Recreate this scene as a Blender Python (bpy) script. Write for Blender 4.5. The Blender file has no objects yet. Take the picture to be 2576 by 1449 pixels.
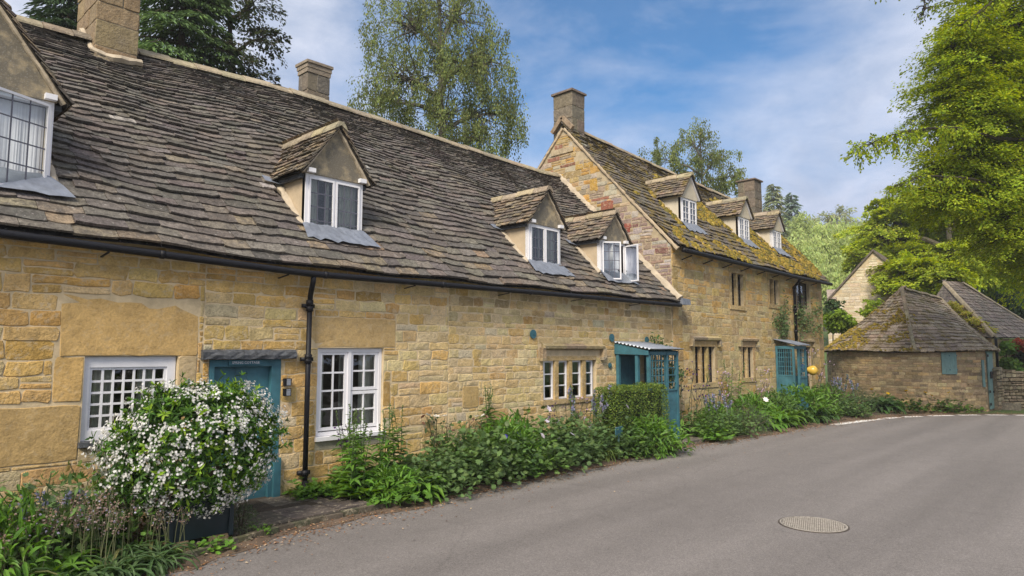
import bpy, math, random
import numpy as np
R = math.radians
SC = bpy.context.scene
COL = SC.collection
rng = random.Random(7)
nr = np.random.RandomState(11)

# ------------------------------------------------------------------ camera frame
F_PX, CAM_H = 1700.0, 1.85                      # focal length in pixels of a 2576 px wide frame; eye height
PITCH = math.atan(160 / F_PX)
YAW = math.atan(1596 / math.hypot(F_PX, 160))
FW = np.array((math.cos(YAW)*math.cos(PITCH), math.sin(YAW)*math.cos(PITCH), math.sin(PITCH)))
RT = np.array((math.sin(YAW), -math.cos(YAW), 0.0))
UP = np.array((-math.cos(YAW)*math.sin(PITCH), -math.sin(YAW)*math.sin(PITCH), math.cos(PITCH)))
def at(u, v, depth):
    """world point seen at (u, v) of the photo at a given distance along the view axis"""
    d = FW + RT*((u-1288)/F_PX) - UP*((v-724.5)/F_PX)
    return np.array((0, 0, CAM_H)) + d*depth

# ------------------------------------------------------------------ mesh building
class MB:
    def __init__(self):
        self.V=[]; self.C=[]; self.Fs=[]; self.n=0
    def add(self, verts, faces, col=(1,1,1), mi=0):
        v=np.asarray(verts,float).reshape(-1,3); k=len(v)
        c=np.asarray(col,float)
        if c.ndim==1: c=np.tile(c,(k,1))
        self.V.append(v); self.C.append(c)
        if isinstance(faces,np.ndarray): self.Fs.append((faces+self.n,mi))
        else:
            by={}
            for f in faces: by.setdefault(len(f),[]).append(f)
            for q,fl in by.items(): self.Fs.append((np.asarray(fl,int)+self.n,mi))
        self.n+=k
        return self
    def box(self,x0,x1,y0,y1,z0,z1,col=(1,1,1),mi=0,jit=0,M=None):
        v=np.array([(x,y,z) for z in (z0,z1) for y in (y0,y1) for x in (x0,x1)],float)
        if jit: v+=nr.uniform(-jit,jit,v.shape)
        if M is not None: v=M(v)
        return self.add(v,[(0,2,3,1),(4,5,7,6),(0,1,5,4),(2,6,7,3),(0,4,6,2),(1,3,7,5)],col,mi)
    def bar(self,p,q,w,h,col=(1,1,1),mi=0,up=(0,0,1)):
        """rectangular bar from p to q, w across, h along up"""
        p=np.array(p,float);q=np.array(q,float);d=q-p;d/=np.linalg.norm(d)
        s=np.cross(d,up);s/=np.linalg.norm(s);t=np.cross(s,d)
        v=[e+a*s*w/2+b*t*h/2 for e in (p,q) for a,b in ((-1,-1),(1,-1),(1,1),(-1,1))]
        return self.add(v,[(0,1,2,3),(7,6,5,4),(0,4,5,1),(1,5,6,2),(2,6,7,3),(3,7,4,0)],col,mi)
    def tube(self,pts,rad,sides=6,col=(1,1,1),mi=0,cap=True):
        pts=np.asarray(pts,float);n=len(pts)
        rad=np.broadcast_to(np.asarray(rad,float),(n,))
        d=np.gradient(pts,axis=0);d/=np.linalg.norm(d,axis=1)[:,None]+1e-9
        ref=np.array((0.13,0.31,0.94)) if abs(d[0][2])<.9 else np.array((1.,.1,0))
        s=np.cross(d,ref);s/=np.linalg.norm(s,axis=1)[:,None]+1e-9
        t=np.cross(s,d)
        a=np.arange(sides)*2*math.pi/sides
        v=(pts[:,None,:]+rad[:,None,None]*(np.cos(a)[None,:,None]*s[:,None,:]+np.sin(a)[None,:,None]*t[:,None,:])).reshape(-1,3)
        i=np.arange(n-1)[:,None]*sides;j=np.arange(sides)[None,:];k=(j+1)%sides
        f=np.stack([i+j,i+k,i+sides+k,i+sides+j],-1).reshape(-1,4)
        self.add(v,f,col,mi)
        if cap:
            b=self.n-len(v)
            self.Fs.append((np.array([[b+x for x in range(sides)][::-1]]),mi))
            self.Fs.append((np.array([[b+(n-1)*sides+x for x in range(sides)]]),mi))
        return self
    def disc(self,c,axis,r,th,col=(1,1,1),mi=0,sides=20):
        c=np.array(c,float);a=np.array(axis,float);a/=np.linalg.norm(a)
        return self.tube([c,c+a*th],[r,r],sides,col,mi)
    def empty(self): return self.n==0
    def mesh(self,name,mats,smooth=False,offset=None):
        me=bpy.data.meshes.new(name)
        v=np.concatenate(self.V) if self.V else np.zeros((0,3))
        if offset is not None: v=v-np.asarray(offset)
        c=np.concatenate(self.C)
        tot=[];idx=[];mi=[]
        for f,m in self.Fs:
            idx.append(f.reshape(-1)); tot.append(np.full(len(f),f.shape[1])); mi.append(np.full(len(f),m))
        idx=np.concatenate(idx).astype(np.int32);tot=np.concatenate(tot).astype(np.int32);mi=np.concatenate(mi).astype(np.int32)
        me.vertices.add(len(v));me.vertices.foreach_set('co',v.astype(np.float32).ravel())
        me.loops.add(len(idx));me.loops.foreach_set('vertex_index',idx)
        me.polygons.add(len(tot))
        st=np.concatenate([[0],np.cumsum(tot)[:-1]]).astype(np.int32)
        me.polygons.foreach_set('loop_start',st);me.polygons.foreach_set('loop_total',tot)
        me.polygons.foreach_set('material_index',mi)
        me.polygons.foreach_set('use_smooth',np.full(len(tot),bool(smooth)))
        at_=me.color_attributes.new('Col','FLOAT_COLOR','POINT')
        at_.data.foreach_set('color',np.concatenate([c,np.ones((len(c),1))],1).astype(np.float32).ravel())
        for m in (mats if isinstance(mats,(list,tuple)) else [mats]): me.materials.append(m)
        me.update(calc_edges=True);me.validate()
        return me

WL={}     # world location of every object made here
def tag(o,label=None,cat=None,group=None,kind=None):
    for k,v in (('label',label),('category',cat),('group',group),('kind',kind)):
        if v: o[k]=v
    return o
def thing(name,loc,label=None,cat=None,group=None):
    o=bpy.data.objects.new(name,None);COL.objects.link(o);o.location=loc;o.empty_display_size=.2
    WL[o]=np.array(loc,float);return tag(o,label,cat,group)
def mk(name,mb,mats,parent=None,smooth=False,**kw):
    """link a builder (world coordinates) as one mesh object with its origin at its own base"""
    v=np.concatenate(mb.V);lo=v.min(0);hi=v.max(0);org=np.array(((lo[0]+hi[0])/2,(lo[1]+hi[1])/2,lo[2]))
    o=bpy.data.objects.new(name,mb.mesh(name,mats,smooth,org));COL.objects.link(o)
    if parent is not None:
        o.parent=parent;o.location=org-WL[parent]
    else: o.location=org
    WL[o]=org
    return tag(o,**kw)

class Bars(list):
    """one builder per light, so that every light keeps its own bars"""
    def link(self,name,mat,parent): return [mk(name,b,mat,parent) for b in self if not b.empty()]
def mk_each(name,mb,mats,parent=None,smooth=False,**kw):
    """every shape that was added to the builder becomes a part of its own"""
    out=[];st=0;cuts=[]
    for v,c in zip(mb.V,mb.C): cuts.append((st,st+len(v),v,c));st+=len(v)
    for a,b,v,c in cuts:
        m=MB();m.V=[v];m.C=[c];m.n=len(v)
        m.Fs=[(f-a,mi) for f,mi in mb.Fs if a<=f.min() and f.max()<b]
        out.append(mk(name,m,mats,parent,smooth,**kw))
    return out
# ------------------------------------------------------------------ materials
def new_mat(name):
    m=bpy.data.materials.new(name);m.use_nodes=True;nt=m.node_tree
    b=nt.nodes['Principled BSDF'];return m,nt,b
def N(nt,t,**kw):
    n=nt.nodes.new(t)
    for k,v in kw.items():
        if k in n.inputs.keys(): n.inputs[k].default_value=v
        else: setattr(n,k,v)
    return n
def noise(nt,scale,detail=4,rough=.55,vec=None,dist=0):
    n=N(nt,'ShaderNodeTexNoise',Scale=scale,Detail=detail,Roughness=rough,Distortion=dist)
    if vec is not None: nt.links.new(vec,n.inputs['Vector'])
    return n
def ramp(nt,src,stops):
    r=nt.nodes.new('ShaderNodeValToRGB');nt.links.new(src,r.inputs[0])
    e=r.color_ramp.elements
    while len(e)<len(stops): e.new(.5)
    for i,(p,c) in enumerate(stops):
        e[i].position=p;e[i].color=(c,c,c,1) if isinstance(c,(int,float)) else (*c,1)
    return r.outputs[0]
def mix(nt,fac,a,b,mode='MIX'):
    m=nt.nodes.new('ShaderNodeMix');m.data_type='RGBA';m.blend_type=mode
    for s,v in ((0,fac),(6,a),(7,b)):
        if hasattr(v,'links'): nt.links.new(v,m.inputs[s])
        elif s==0: m.inputs[0].default_value=v
        else: m.inputs[s].default_value=(*v,1)
    return m.outputs[2]
def coord(nt,scale=None):
    g=nt.nodes.new('ShaderNodeNewGeometry').outputs['Position']
    if scale:
        mp=N(nt,'ShaderNodeMapping');mp.inputs['Scale'].default_value=scale;nt.links.new(g,mp.inputs[0]);return mp.outputs[0]
    return g
def bump(nt,b,h,strength,dist):
    n=N(nt,'ShaderNodeBump',Strength=strength,Distance=dist);nt.links.new(h,n.inputs['Height']);nt.links.new(n.outputs[0],b.inputs['Normal'])
def attr(nt): return N(nt,'ShaderNodeAttribute',attribute_name='Col').outputs['Color']
def math_(nt,op,a,b=0.0):
    m=N(nt,'ShaderNodeMath',operation=op)
    for i,v in ((0,a),(1,b)):
        if hasattr(v,'links'): nt.links.new(v,m.inputs[i])
        else: m.inputs[i].default_value=v
    return m.outputs[0]

def m_plain(name,col,rough=.6,bumpy=0,metal=0,vary=.12,scale=9,spec=.5):
    m,nt,b=new_mat(name);p=coord(nt)
    n=noise(nt,scale,6,.6,p)
    c=mix(nt,1,col,ramp(nt,n.outputs[0],[(.25,1-vary),(.75,1+vary)]),'MULTIPLY')
    nt.links.new(c,b.inputs['Base Color']);b.inputs['Roughness'].default_value=rough;b.inputs['Metallic'].default_value=metal
    b.inputs['Specular IOR Level'].default_value=spec
    if bumpy: bump(nt,b,noise(nt,scale*6,5,.6,p).outputs[0],bumpy,.01)
    return m
def m_stone(name,fine=40,bs=.7,stain=(.10,.085,.06),stain_amt=.45,smear=.5,k=1):
    """per-stone colour with mottling, pitting and grey weathering"""
    m,nt,b=new_mat(name);p=coord(nt);c=attr(nt)
    n1=noise(nt,7,8,.65,p);n2=noise(nt,fine,6,.7,p);n3=noise(nt,1.6,5,.6,p)
    c=mix(nt,1,c,ramp(nt,n1.outputs[0],[(.28,1-.34*k),(.5,1.0),(.74,1+.26*k)]),'MULTIPLY')
    c=mix(nt,1,c,ramp(nt,n2.outputs[0],[(.3,1-.28*k),(.55,1.0+.05*k),(.8,1+.2*k)]),'MULTIPLY')
    st=mix(nt,1,ramp(nt,n3.outputs[0],[(.5,0),(.72,stain_amt)]),ramp(nt,n1.outputs[0],[(.4,.2),(.65,1)]),'MULTIPLY')
    c=mix(nt,st,c,stain)
    n4=noise(nt,11,7,.75,p,.6)
    c=mix(nt,ramp(nt,n4.outputs[0],[(.53,0),(.62,smear)]),c,(.55,.46,.33))
    n5=noise(nt,26,4,.6,p);c=mix(nt,ramp(nt,n5.outputs[0],[(.66,0),(.72,.55)]),c,(.20,.13,.06))
    nt.links.new(c,b.inputs['Base Color']);b.inputs['Roughness'].default_value=.92;b.inputs['Specular IOR Level'].default_value=.25
    h=math_(nt,'ADD',math_(nt,'MULTIPLY',noise(nt,14,5,.6,p).outputs[0],1.2),math_(nt,'MULTIPLY',n2.outputs[0],.55))
    bump(nt,b,h,bs,.03)
    return m
def m_slate(name,moss=0.0,dark=.6):
    m,nt,b=new_mat(name);p=coord(nt);c=attr(nt)
    n1=noise(nt,9,8,.7,p);n2=noise(nt,55,5,.7,p);n3=noise(nt,5.5,6,.7,p,.4)
    nm=noise(nt,17,7,.72,p,.5)
    c=mix(nt,1,c,ramp(nt,nm.outputs[0],[(.32,.32),(.48,.9),(.62,1.25),(.75,1.8)]),'MULTIPLY')
    c=mix(nt,1,c,ramp(nt,n2.outputs[0],[(.35,.6),(.65,1.3)]),'MULTIPLY')
    c=mix(nt,ramp(nt,noise(nt,6,5,.65,p).outputs[0],[(.50,0),(.62,dark)]),c,(.075,.066,.06))
    c=mix(nt,ramp(nt,n3.outputs[0],[(.65,0),(.69,.6)]),c,(.40,.385,.365))      # white lichen
    n5=noise(nt,24,5,.65,p)
    c=mix(nt,ramp(nt,n5.outputs[0],[(.62,0),(.68,.75)]),c,(.33,.31,.285))
    if moss:
        n4=noise(nt,3.4,7,.72,p,.3)
        f=ramp(nt,n4.outputs[0],[(.58-moss*.22,0),(.66-moss*.18,.85)])
        mc=mix(nt,ramp(nt,noise(nt,18,4,.6,p).outputs[0],[(.35,0),(.65,1)]),(.085,.066,.016),(.25,.175,.032))
        c=mix(nt,f,c,mc)
    nt.links.new(c,b.inputs['Base Color']);b.inputs['Roughness'].default_value=.88;b.inputs['Specular IOR Level'].default_value=.3
    h=math_(nt,'ADD',n1.outputs[0],math_(nt,'MULTIPLY',n2.outputs[0],.5));bump(nt,b,h,.8,.02)
    return m
def m_leaf(name,trans=.35,rough=.5,spec=.35):
    m,nt,b=new_mat(name);c=attr(nt)
    n=noise(nt,30,2,.5,coord(nt))
    c=mix(nt,1,c,ramp(nt,n.outputs[0],[(.3,.85),(.7,1.15)]),'MULTIPLY')
    nt.links.new(c,b.inputs['Base Color']);b.inputs['Roughness'].default_value=rough;b.inputs['Specular IOR Level'].default_value=spec
    t=N(nt,'ShaderNodeBsdfTranslucent');h=N(nt,'ShaderNodeHueSaturation',Hue=.475,Saturation=1.15,Value=1.5);nt.links.new(c,h.inputs['Color']);nt.links.new(h.outputs[0],t.inputs[0])
    ms=N(nt,'ShaderNodeMixShader');ms.inputs[0].default_value=trans
    nt.links.new(b.outputs[0],ms.inputs[1]);nt.links.new(t.outputs[0],ms.inputs[2]);nt.links.new(ms.outputs[0],nt.nodes['Material Output'].inputs[0])
    return m
def m_attr(name,rough=.7,vary=.2,scale=20,bs=.3,spec=.4):
    m,nt,b=new_mat(name);p=coord(nt);n=noise(nt,scale,6,.65,p)
    c=mix(nt,1,attr(nt),ramp(nt,n.outputs[0],[(.3,1-vary),(.7,1+vary)]),'MULTIPLY')
    nt.links.new(c,b.inputs['Base Color']);b.inputs['Roughness'].default_value=rough;b.inputs['Specular IOR Level'].default_value=spec
    if bs: bump(nt,b,n.outputs[0],bs,.02)
    return m
def m_glass():
    m,nt,b=new_mat('window_glass')
    tr=N(nt,'ShaderNodeBsdfTransparent');tr.inputs[0].default_value=(.80,.84,.82,1)
    gl=N(nt,'ShaderNodeBsdfGlossy');gl.inputs['Roughness'].default_value=.02;gl.inputs[0].default_value=(.9,.93,.95,1)
    bp=N(nt,'ShaderNodeBump',Strength=.25,Distance=.02);nt.links.new(noise(nt,5,2,.5,coord(nt)).outputs[0],bp.inputs['Height']);nt.links.new(bp.outputs[0],gl.inputs['Normal'])
    fr=N(nt,'ShaderNodeFresnel',IOR=1.5)
    f=math_(nt,'MULTIPLY',fr.outputs[0],2.1)
    ms=N(nt,'ShaderNodeMixShader');nt.links.new(f,ms.inputs[0]);nt.links.new(tr.outputs[0],ms.inputs[1]);nt.links.new(gl.outputs[0],ms.inputs[2])
    nt.links.new(ms.outputs[0],nt.nodes['Material Output'].inputs[0]);return m

M={}
M['stone']=m_stone('honey_stone')
M['ashlar']=m_stone('ashlar_slab',bs=.35,smear=.22,stain_amt=.35,k=.8)
M['stone2']=m_stone('weathered_stone',stain_amt=.6,stain=(.16,.14,.10))
M['rubble']=m_stone('rubble_stone',stain_amt=.5,stain=(.13,.09,.07))
M['shedstone']=m_stone('shed_stone',stain_amt=.8,stain=(.14,.105,.068),smear=.3)
M['mortar']=m_plain('lime_mortar',(.55,.435,.275),.95,.5,vary=.25,scale=6,spec=.2)
M['mortar2']=m_plain('ochre_mortar',(.40,.325,.215),.95,.5,vary=.25,scale=6,spec=.2)
M['mortar3']=m_plain('shed_mortar',(.29,.22,.135),.95,.5,vary=.3,scale=4,spec=.2)
M['fillet']=m_plain('lime_fillet',(.44,.37,.28),.95,.6,vary=.18,scale=7,spec=.2)
M['slate']=m_slate('stone_slate')
M['slate_moss']=m_slate('mossy_stone_slate',.50)
M['slate_moss2']=m_slate('shed_mossy_slate',.42,.25);M['slate_pale']=m_slate('pale_slate',0,.2)
M['ridge']=m_stone('ridge_stone',stain_amt=.8,stain=(.12,.105,.09))
M['chimney']=m_stone('chimney_stone',stain_amt=.85,stain=(.14,.12,.10),smear=.2)
M['render']=m_plain('lime_render',(.47,.375,.26),.95,.4,vary=.14,scale=5,spec=.2)
M['render2']=m_plain('pale_render',(.55,.49,.39),.95,.3,vary=.1,scale=5,spec=.2)
M['white']=m_plain('white_paint',(.74,.73,.76),.45,.08,vary=.05,scale=12)
M['teal']=m_plain('teal_paint',(.035,.125,.16),.6,.2,vary=.32,scale=5)
M['teal_old']=m_plain('faded_teal_paint',(.15,.26,.255),.6,.15,vary=.18,scale=8)
M['black']=m_plain('black_iron',(.006,.006,.009),.55,.05,vary=.25,scale=14,spec=.3)
M['lead']=m_plain('lead_sheet',(.20,.22,.265),.5,.25,vary=.3,scale=9,metal=.25)
M['leadline']=m_plain('lead_came',(.10,.10,.13),.5,0,vary=.1)
M['glass']=m_glass()
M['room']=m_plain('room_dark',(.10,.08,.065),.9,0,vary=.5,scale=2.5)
M['curtain']=m_plain('curtain_cloth',(.78,.75,.66),.9,0,vary=.1)
M['mullion']=m_stone('mullion_stone',stain_amt=.45,stain=(.16,.11,.06))
M['timber']=m_plain('weathered_timber',(.07,.075,.085),.8,.8,vary=.7,scale=18)
M['zinc']=m_plain('corrugated_zinc',(.30,.32,.36),.4,.05,vary=.12,metal=.5)
M['leaf']=m_leaf('leaf');M['petal']=m_leaf('petal',.3,.6,.2);M['needle']=m_leaf('needle',.2,.6,.2)
M['tree_leaf']=m_leaf('tree_leaf',.42,.65,.12)
M['sky_curtain']=m_plain('sky_reflection_curtain',(.74,.74,.82),.9,0,vary=.06)  # lavender cloth: the panes' sky reflection is painted into its colour
M['bark']=m_attr('bark',.95,.4,12,.8,.2)
M['painted']=m_attr('coloured',.5,.06,15,.0)
# ------------------------------------------------------------------ masonry
def split(r,holes,mn=.035):
    """cut rectangle r=(u0,u1,v0,v1) around the holes"""
    out=[r]
    for h in holes:
        nxt=[]
        for (a,b,c,d) in out:
            if h[0]>=b or h[1]<=a or h[2]>=d or h[3]<=c: nxt.append((a,b,c,d));continue
            if h[0]>a: nxt.append((a,h[0],c,d))
            if h[1]<b: nxt.append((h[1],b,c,d))
            x0,x1=max(a,h[0]),min(b,h[1])
            if h[2]>c: nxt.append((x0,x1,c,h[2]))
            if h[3]<d: nxt.append((x0,x1,h[3],d))
        out=[q for q in nxt if q[1]-q[0]>mn and q[3]-q[2]>mn]
    return out
def one_stone(mb,T,r,col,p,g,mi=1,jit=.014,inset=.008):
    u0,u1,v0,v1=r[0]+g/2,r[1]-g/2,r[2]+g/2,r[3]-g/2
    w,h=u1-u0,v1-v0
    if w<.02 or h<.02: return
    c=min(.03,min(w,h)*.2)
    n=max(1,int(w/.16))
    ring=[(u0+c*rng.uniform(.2,1),v0)]+[(u0+w*k/(n+1),v0) for k in range(1,n+1)]+[(u1-c*rng.uniform(.2,1),v0),(u1,v0+c*rng.uniform(.2,1)),(u1,v1-c*rng.uniform(.2,1)),(u1-c*rng.uniform(.2,1),v1)]
    ring+=[(u1-w*k/(n+1),v1) for k in range(1,n+1)]+[(u0+c*rng.uniform(.2,1),v1),(u0,v1-c*rng.uniform(.2,1)),(u0,v0+c*rng.uniform(.2,1))]
    k=len(ring);j=min(jit,.1*min(w,h))
    ring=np.array(ring)+nr.uniform(-j,j,(k,2))
    cen=np.array(((u0+u1)/2,(v0+v1)/2))
    ins=min(inset,.2*min(w,h))
    inner=ring+np.clip(cen-ring,-ins,ins)
    dep=p*rng.uniform(.35,1.25);tu,tv=rng.uniform(-.012,.012),rng.uniform(-.02,.02)
    o=np.column_stack([ring,np.full(k,-.002)])
    i=np.column_stack([inner,dep+tu*(inner[:,0]-cen[0])+tv*(inner[:,1]-cen[1])+nr.uniform(-.002,.002,k)])
    m=np.array([[cen[0],cen[1],dep+.003]])
    V=T(np.concatenate([o,i,m]))
    f=[(a,(a+1)%k,k+(a+1)%k,k+a) for a in range(k)]+[(k+a,k+(a+1)%k,2*k) for a in range(k)]
    mb.add(V,f,col,mi)
def stones(mb,T,u0,u1,v0,v1,holes,course,width,colfn,p=.014,g=.014,mi=1,keep=None,wob=.012,splitp=.12,jit=.014):
    v=v0
    while v<v1-.03:
        t=rng.uniform(0,1);h=min(rng.uniform(*course)*(1 if t>.15 else .75),v1-v)
        if v1-v-h<.06: h=v1-v
        u=u0-rng.uniform(0,.3)
        while u<u1:
            w=rng.uniform(*width)*(1.35 if rng.random()<.1 else 1)
            rr=[(max(u,u0),min(u+w,u1),v,v+h)]
            if rng.random()<splitp and h>.11: rr=[(rr[0][0],rr[0][1],v,v+h*.5),(rr[0][0],rr[0][1],v+h*.5,v+h)]
            u+=w
            for q0 in rr:
                if q0[1]-q0[0]<.03: continue
                for q in split(q0,holes):
                    cu,cv=(q[0]+q[1])/2,(q[2]+q[3])/2
                    if keep and not keep(q): continue
                    dz=wob*math.sin(cu*1.7+cv*2.1)+wob*.6*math.sin(cu*4.1+1)
                    wd=lambda a,T=T,dz=dz: T(a)
                    one_stone(mb,wd,q,colfn(cu,cv),p,g,mi,jit)
        v+=h
def sheet_holes(mb,T,u0,u1,v0,v1,holes,rev,mi=0,col=(1,1,1)):
    """flat wall sheet with rectangular openings and their reveals"""
    us=sorted({u0,u1,*[min(max(x,u0),u1) for h in holes for x in h[:2]]});vs=sorted({v0,v1,*[min(max(x,v0),v1) for h in holes for x in h[2:4]]})
    for a,b in zip(us,us[1:]):
        for c,d in zip(vs,vs[1:]):
            mu,mv=(a+b)/2,(c+d)/2
            if any(h[0]<mu<h[1] and h[2]<mv<h[3] for h in holes): continue
            mb.add(T(np.array([(a,c,0),(b,c,0),(b,d,0),(a,d,0)],float)),[(0,1,2,3)],col,mi)
    for h in holes:
        a,b,c,d=h[:4]
        q=T(np.array([(a,c,0),(b,c,0),(b,d,0),(a,d,0),(a,c,-rev),(b,c,-rev),(b,d,-rev),(a,d,-rev)],float))
        mb.add(q,[(0,4,5,1),(1,5,6,2),(2,6,7,3),(3,7,4,0)],col,mi)
def pal(ws,v=.14):
    tot=sum(w for w,_ in ws);r=rng.random()*tot
    for w,c in ws:
        r-=w
        if r<=0: break
    k=1+rng.uniform(-v,v);return tuple(max(.01,x*k*(1+rng.uniform(-.05,.05))) for x in c)
HONEY=[(6,(.555,.36,.13)),(4,(.565,.385,.155)),(1.0,(.52,.31,.095)),(.25,(.43,.27,.10)),(.7,(.54,.415,.225))]
PALE=[(5,(.58,.43,.21)),(3.5,(.585,.46,.255)),(1.0,(.54,.37,.15)),(.2,(.44,.285,.12)),(.7,(.52,.44,.295))]
GREYED=[(4,(.46,.335,.15)),(2.5,(.48,.375,.195)),(2,(.40,.305,.15)),(1.5,(.46,.295,.10)),(.5,(.33,.245,.13))]
REDDISH=[(3,(.27,.195,.165)),(2,(.31,.23,.18)),(1.0,(.37,.28,.18)),(.7,(.23,.125,.105)),(1.4,(.40,.355,.32)),(2,(.33,.265,.235))]
UPPER=[(4,(.40,.28,.135)),(3,(.43,.37,.28)),(2.2,(.44,.265,.08)),(1,(.27,.13,.085)),(1,(.30,.245,.18))]
SHED=[(4,(.43,.325,.19)),(3,(.47,.365,.22)),(2,(.36,.275,.165)),(1.5,(.48,.345,.17)),(1,(.38,.27,.155))]
DRY=[(3,(.27,.225,.155)),(3,(.20,.165,.115)),(2,(.33,.28,.20)),(1,(.15,.12,.085))]
SLATE=[(4,(.138,.120,.104)),(3,(.160,.139,.121)),(2,(.115,.102,.092)),(.9,(.175,.150,.124)),(.2,(.20,.165,.125)),(.12,(.34,.325,.305))]
def slate_col(f):   # f: 0 eave .. 1 ridge; the big eave slates are browner and paler
    c=pal(SLATE,.2)
    if f<.16 and rng.random()<.3: c=pal([(2,(.20,.16,.118)),(1,(.24,.18,.12)),(1,(.17,.142,.115))],.2)
    return c
def slates(mb,T,L,ur,e0,e1,w0,w1,colfn,holes=(),mi=0,th=.022,keep=None):
    s=-.04;first=True
    while s<L:
        f=max(0,s/L);e=(e0+(e1-e0)*f)*rng.uniform(.9,1.1)
        a,b=ur(max(s,0)+e*.4);u=a-rng.uniform(0,.12)
        while u<b:
            w=(w0+(w1-w0)*f)*rng.uniform(.6,1.45)
            ua,ub=max(u,a),min(u+w,b);u+=w
            if ub-ua<.03: continue
            cu,cs=(ua+ub)/2,s+e/2
            if any(h[0]<cu<h[1] and h[2]<cs<h[3] for h in holes): continue
            if keep and not keep(cu,cs): continue
            j=.085*e+.005;n0=.036+rng.uniform(-.008,.020);t=th*rng.uniform(.7,1.35);ov=min(e*1.0,.2)
            tl=rng.uniform(-1,1)*.05*e
            lo=[(ua+.003,s+rng.uniform(0,1.4*j)-tl),(ua+(ub-ua)*.33,s+rng.uniform(-j,j)),(ua+(ub-ua)*.68,s+rng.uniform(-j,j)),(ub-.003,s+rng.uniform(0,1.4*j)+tl)]
            top=s+e+ov
            v=[(x,y,n0+t+rng.uniform(-.003,.003)) for x,y in lo]+[(ub-.003,top,.006+t*.3),(ua+.003,top,.006+t*.3)]
            v+=[(x,y,n0-.004) for x,y in lo]+[(ub-.003,top,0),(ua+.003,top,0)]
            mb.add(T(np.array(v)),[(0,1,5),(1,2,5),(2,4,5),(2,3,4),(6,7,1,0),(7,8,2,1),(8,9,3,2),(9,10,4,3),(11,6,0,5)],colfn(f),mi)
        s+=e
def ridge_stones(mb,P,seg=.45,w=.16,h=.10,colfn=None,mi=0):
    """inverted-V capping stones along polyline P"""
    P=np.asarray(P,float);d=np.r_[0,np.cumsum(np.linalg.norm(np.diff(P,axis=0),axis=1))]
    t=0
    while t<d[-1]-.02:
        e=min(t+seg*rng.uniform(.8,1.25),d[-1])
        a,b=[np.array([np.interp(x,d,P[:,k]) for k in range(3)]) for x in (t+.006,e-.006)]
        ax=(b-a)/np.linalg.norm(b-a);sd=np.cross(ax,(0,0,1));sd/=np.linalg.norm(sd)
        jz=rng.uniform(-.012,.015);v=[]
        for p in (a,b):
            p=p+(0,0,jz)
            v+=[p-sd*w+(0,0,-h*.9),p-sd*w*.95+(0,0,-h*.9+.035),p-sd*.045+(0,0,.035),p+sd*.045+(0,0,.035),p+sd*w*.95+(0,0,-h*.9+.035),p+sd*w+(0,0,-h*.9),p+(0,0,-.02)]
        n=7
        mb.add(v,[(k,(k+1)%n,n+(k+1)%n,n+k) for k in range(n)]+[tuple(range(n))[::-1],tuple(range(n,2*n))],colfn() if colfn else pal([(2,(.30,.245,.17)),(2,(.24,.20,.15)),(1,(.36,.29,.20))]),mi)
        t=e
def fillet(mb,P,w,t,nrm,col=(1,1,1),mi=0):
    """uneven strip of lime mortar along a line"""
    P=np.asarray(P,float);d=np.r_[0,np.cumsum(np.linalg.norm(np.diff(P,axis=0),axis=1))]
    k=max(4,int(d[-1]/.09));q=np.array([[np.interp(x,d,P[:,c]) for c in range(3)] for x in np.linspace(0,d[-1],k)])
    ax=np.gradient(q,axis=0);ax/=np.linalg.norm(ax,axis=1)[:,None];nrm=np.array(nrm,float);sd=np.cross(ax,nrm)
    ww=w*nr.uniform(.7,1.3,k)/2;tt=t*nr.uniform(.6,1.3,k)
    rows=[q-sd*ww[:,None]-nrm*.03,q-sd*ww[:,None]*.8+nrm*tt[:,None]*.7,q+nrm*tt[:,None],q+sd*ww[:,None]*.8+nrm*tt[:,None]*.7,q+sd*ww[:,None]-nrm*.03]
    v=np.stack(rows,1).reshape(-1,3);n=5
    f=[(i*n+a,i*n+a+1,(i+1)*n+a+1,(i+1)*n+a) for i in range(k-1) for a in range(n-1)]+[(0,1,2,3,4),tuple((k-1)*n+a for a in (4,3,2,1,0))]
    mb.add(v,f,col,mi)

# ------------------------------------------------------------------ windows
def rot_z(cx,cy,ang):
    c,s=math.cos(ang),math.sin(ang)
    def f(v):
        v=np.asarray(v,float).copy();x,y=v[:,0]-cx,v[:,1]-cy
        v[:,0]=cx+x*c-y*s;v[:,1]=cy+x*s+y*c;return v
    return f
def sash(fr,gl,ld,x0,x1,z0,z1,y,fw=.045,nx=2,nz=3,lead=False,M=None,th=.04,barw=.022):
    """one casement: frame boxes into fr, pane into gl, bars or lead cames into ld"""
    ld.append(MB());ld=ld[-1]
    fr.box(x0,x0+fw,y,y+th,z0,z1,M=M);fr.box(x1-fw,x1,y,y+th,z0,z1,M=M)
    fr.box(x0+fw,x1-fw,y+.001,y+th-.001,z0,z0+fw,M=M);fr.box(x0+fw,x1-fw,y+.001,y+th-.001,z1-fw,z1,M=M)
    a,b,c,d=x0+fw,x1-fw,z0+fw,z1-fw
    v=np.array([(a,y+th*.55,c),(b,y+th*.55,c),(b,y+th*.55,d),(a,y+th*.55,d)]);v=M(v) if M else v
    gl.add(v,[(0,1,2,3)])
    bw=.015 if lead else barw;t0,t1=(y+th*.40,y+th*.53) if lead else (y+.006,y+th*.52)
    for k in range(1,nx): x=a+(b-a)*k/nx;ld.box(x-bw/2,x+bw/2,t0,t1,c,d,M=M)
    for k in range(1,nz): z=c+(d-c)*k/nz;ld.box(a,b,t0+.001,t1-.001,z-bw/2,z+bw/2,M=M)
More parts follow.
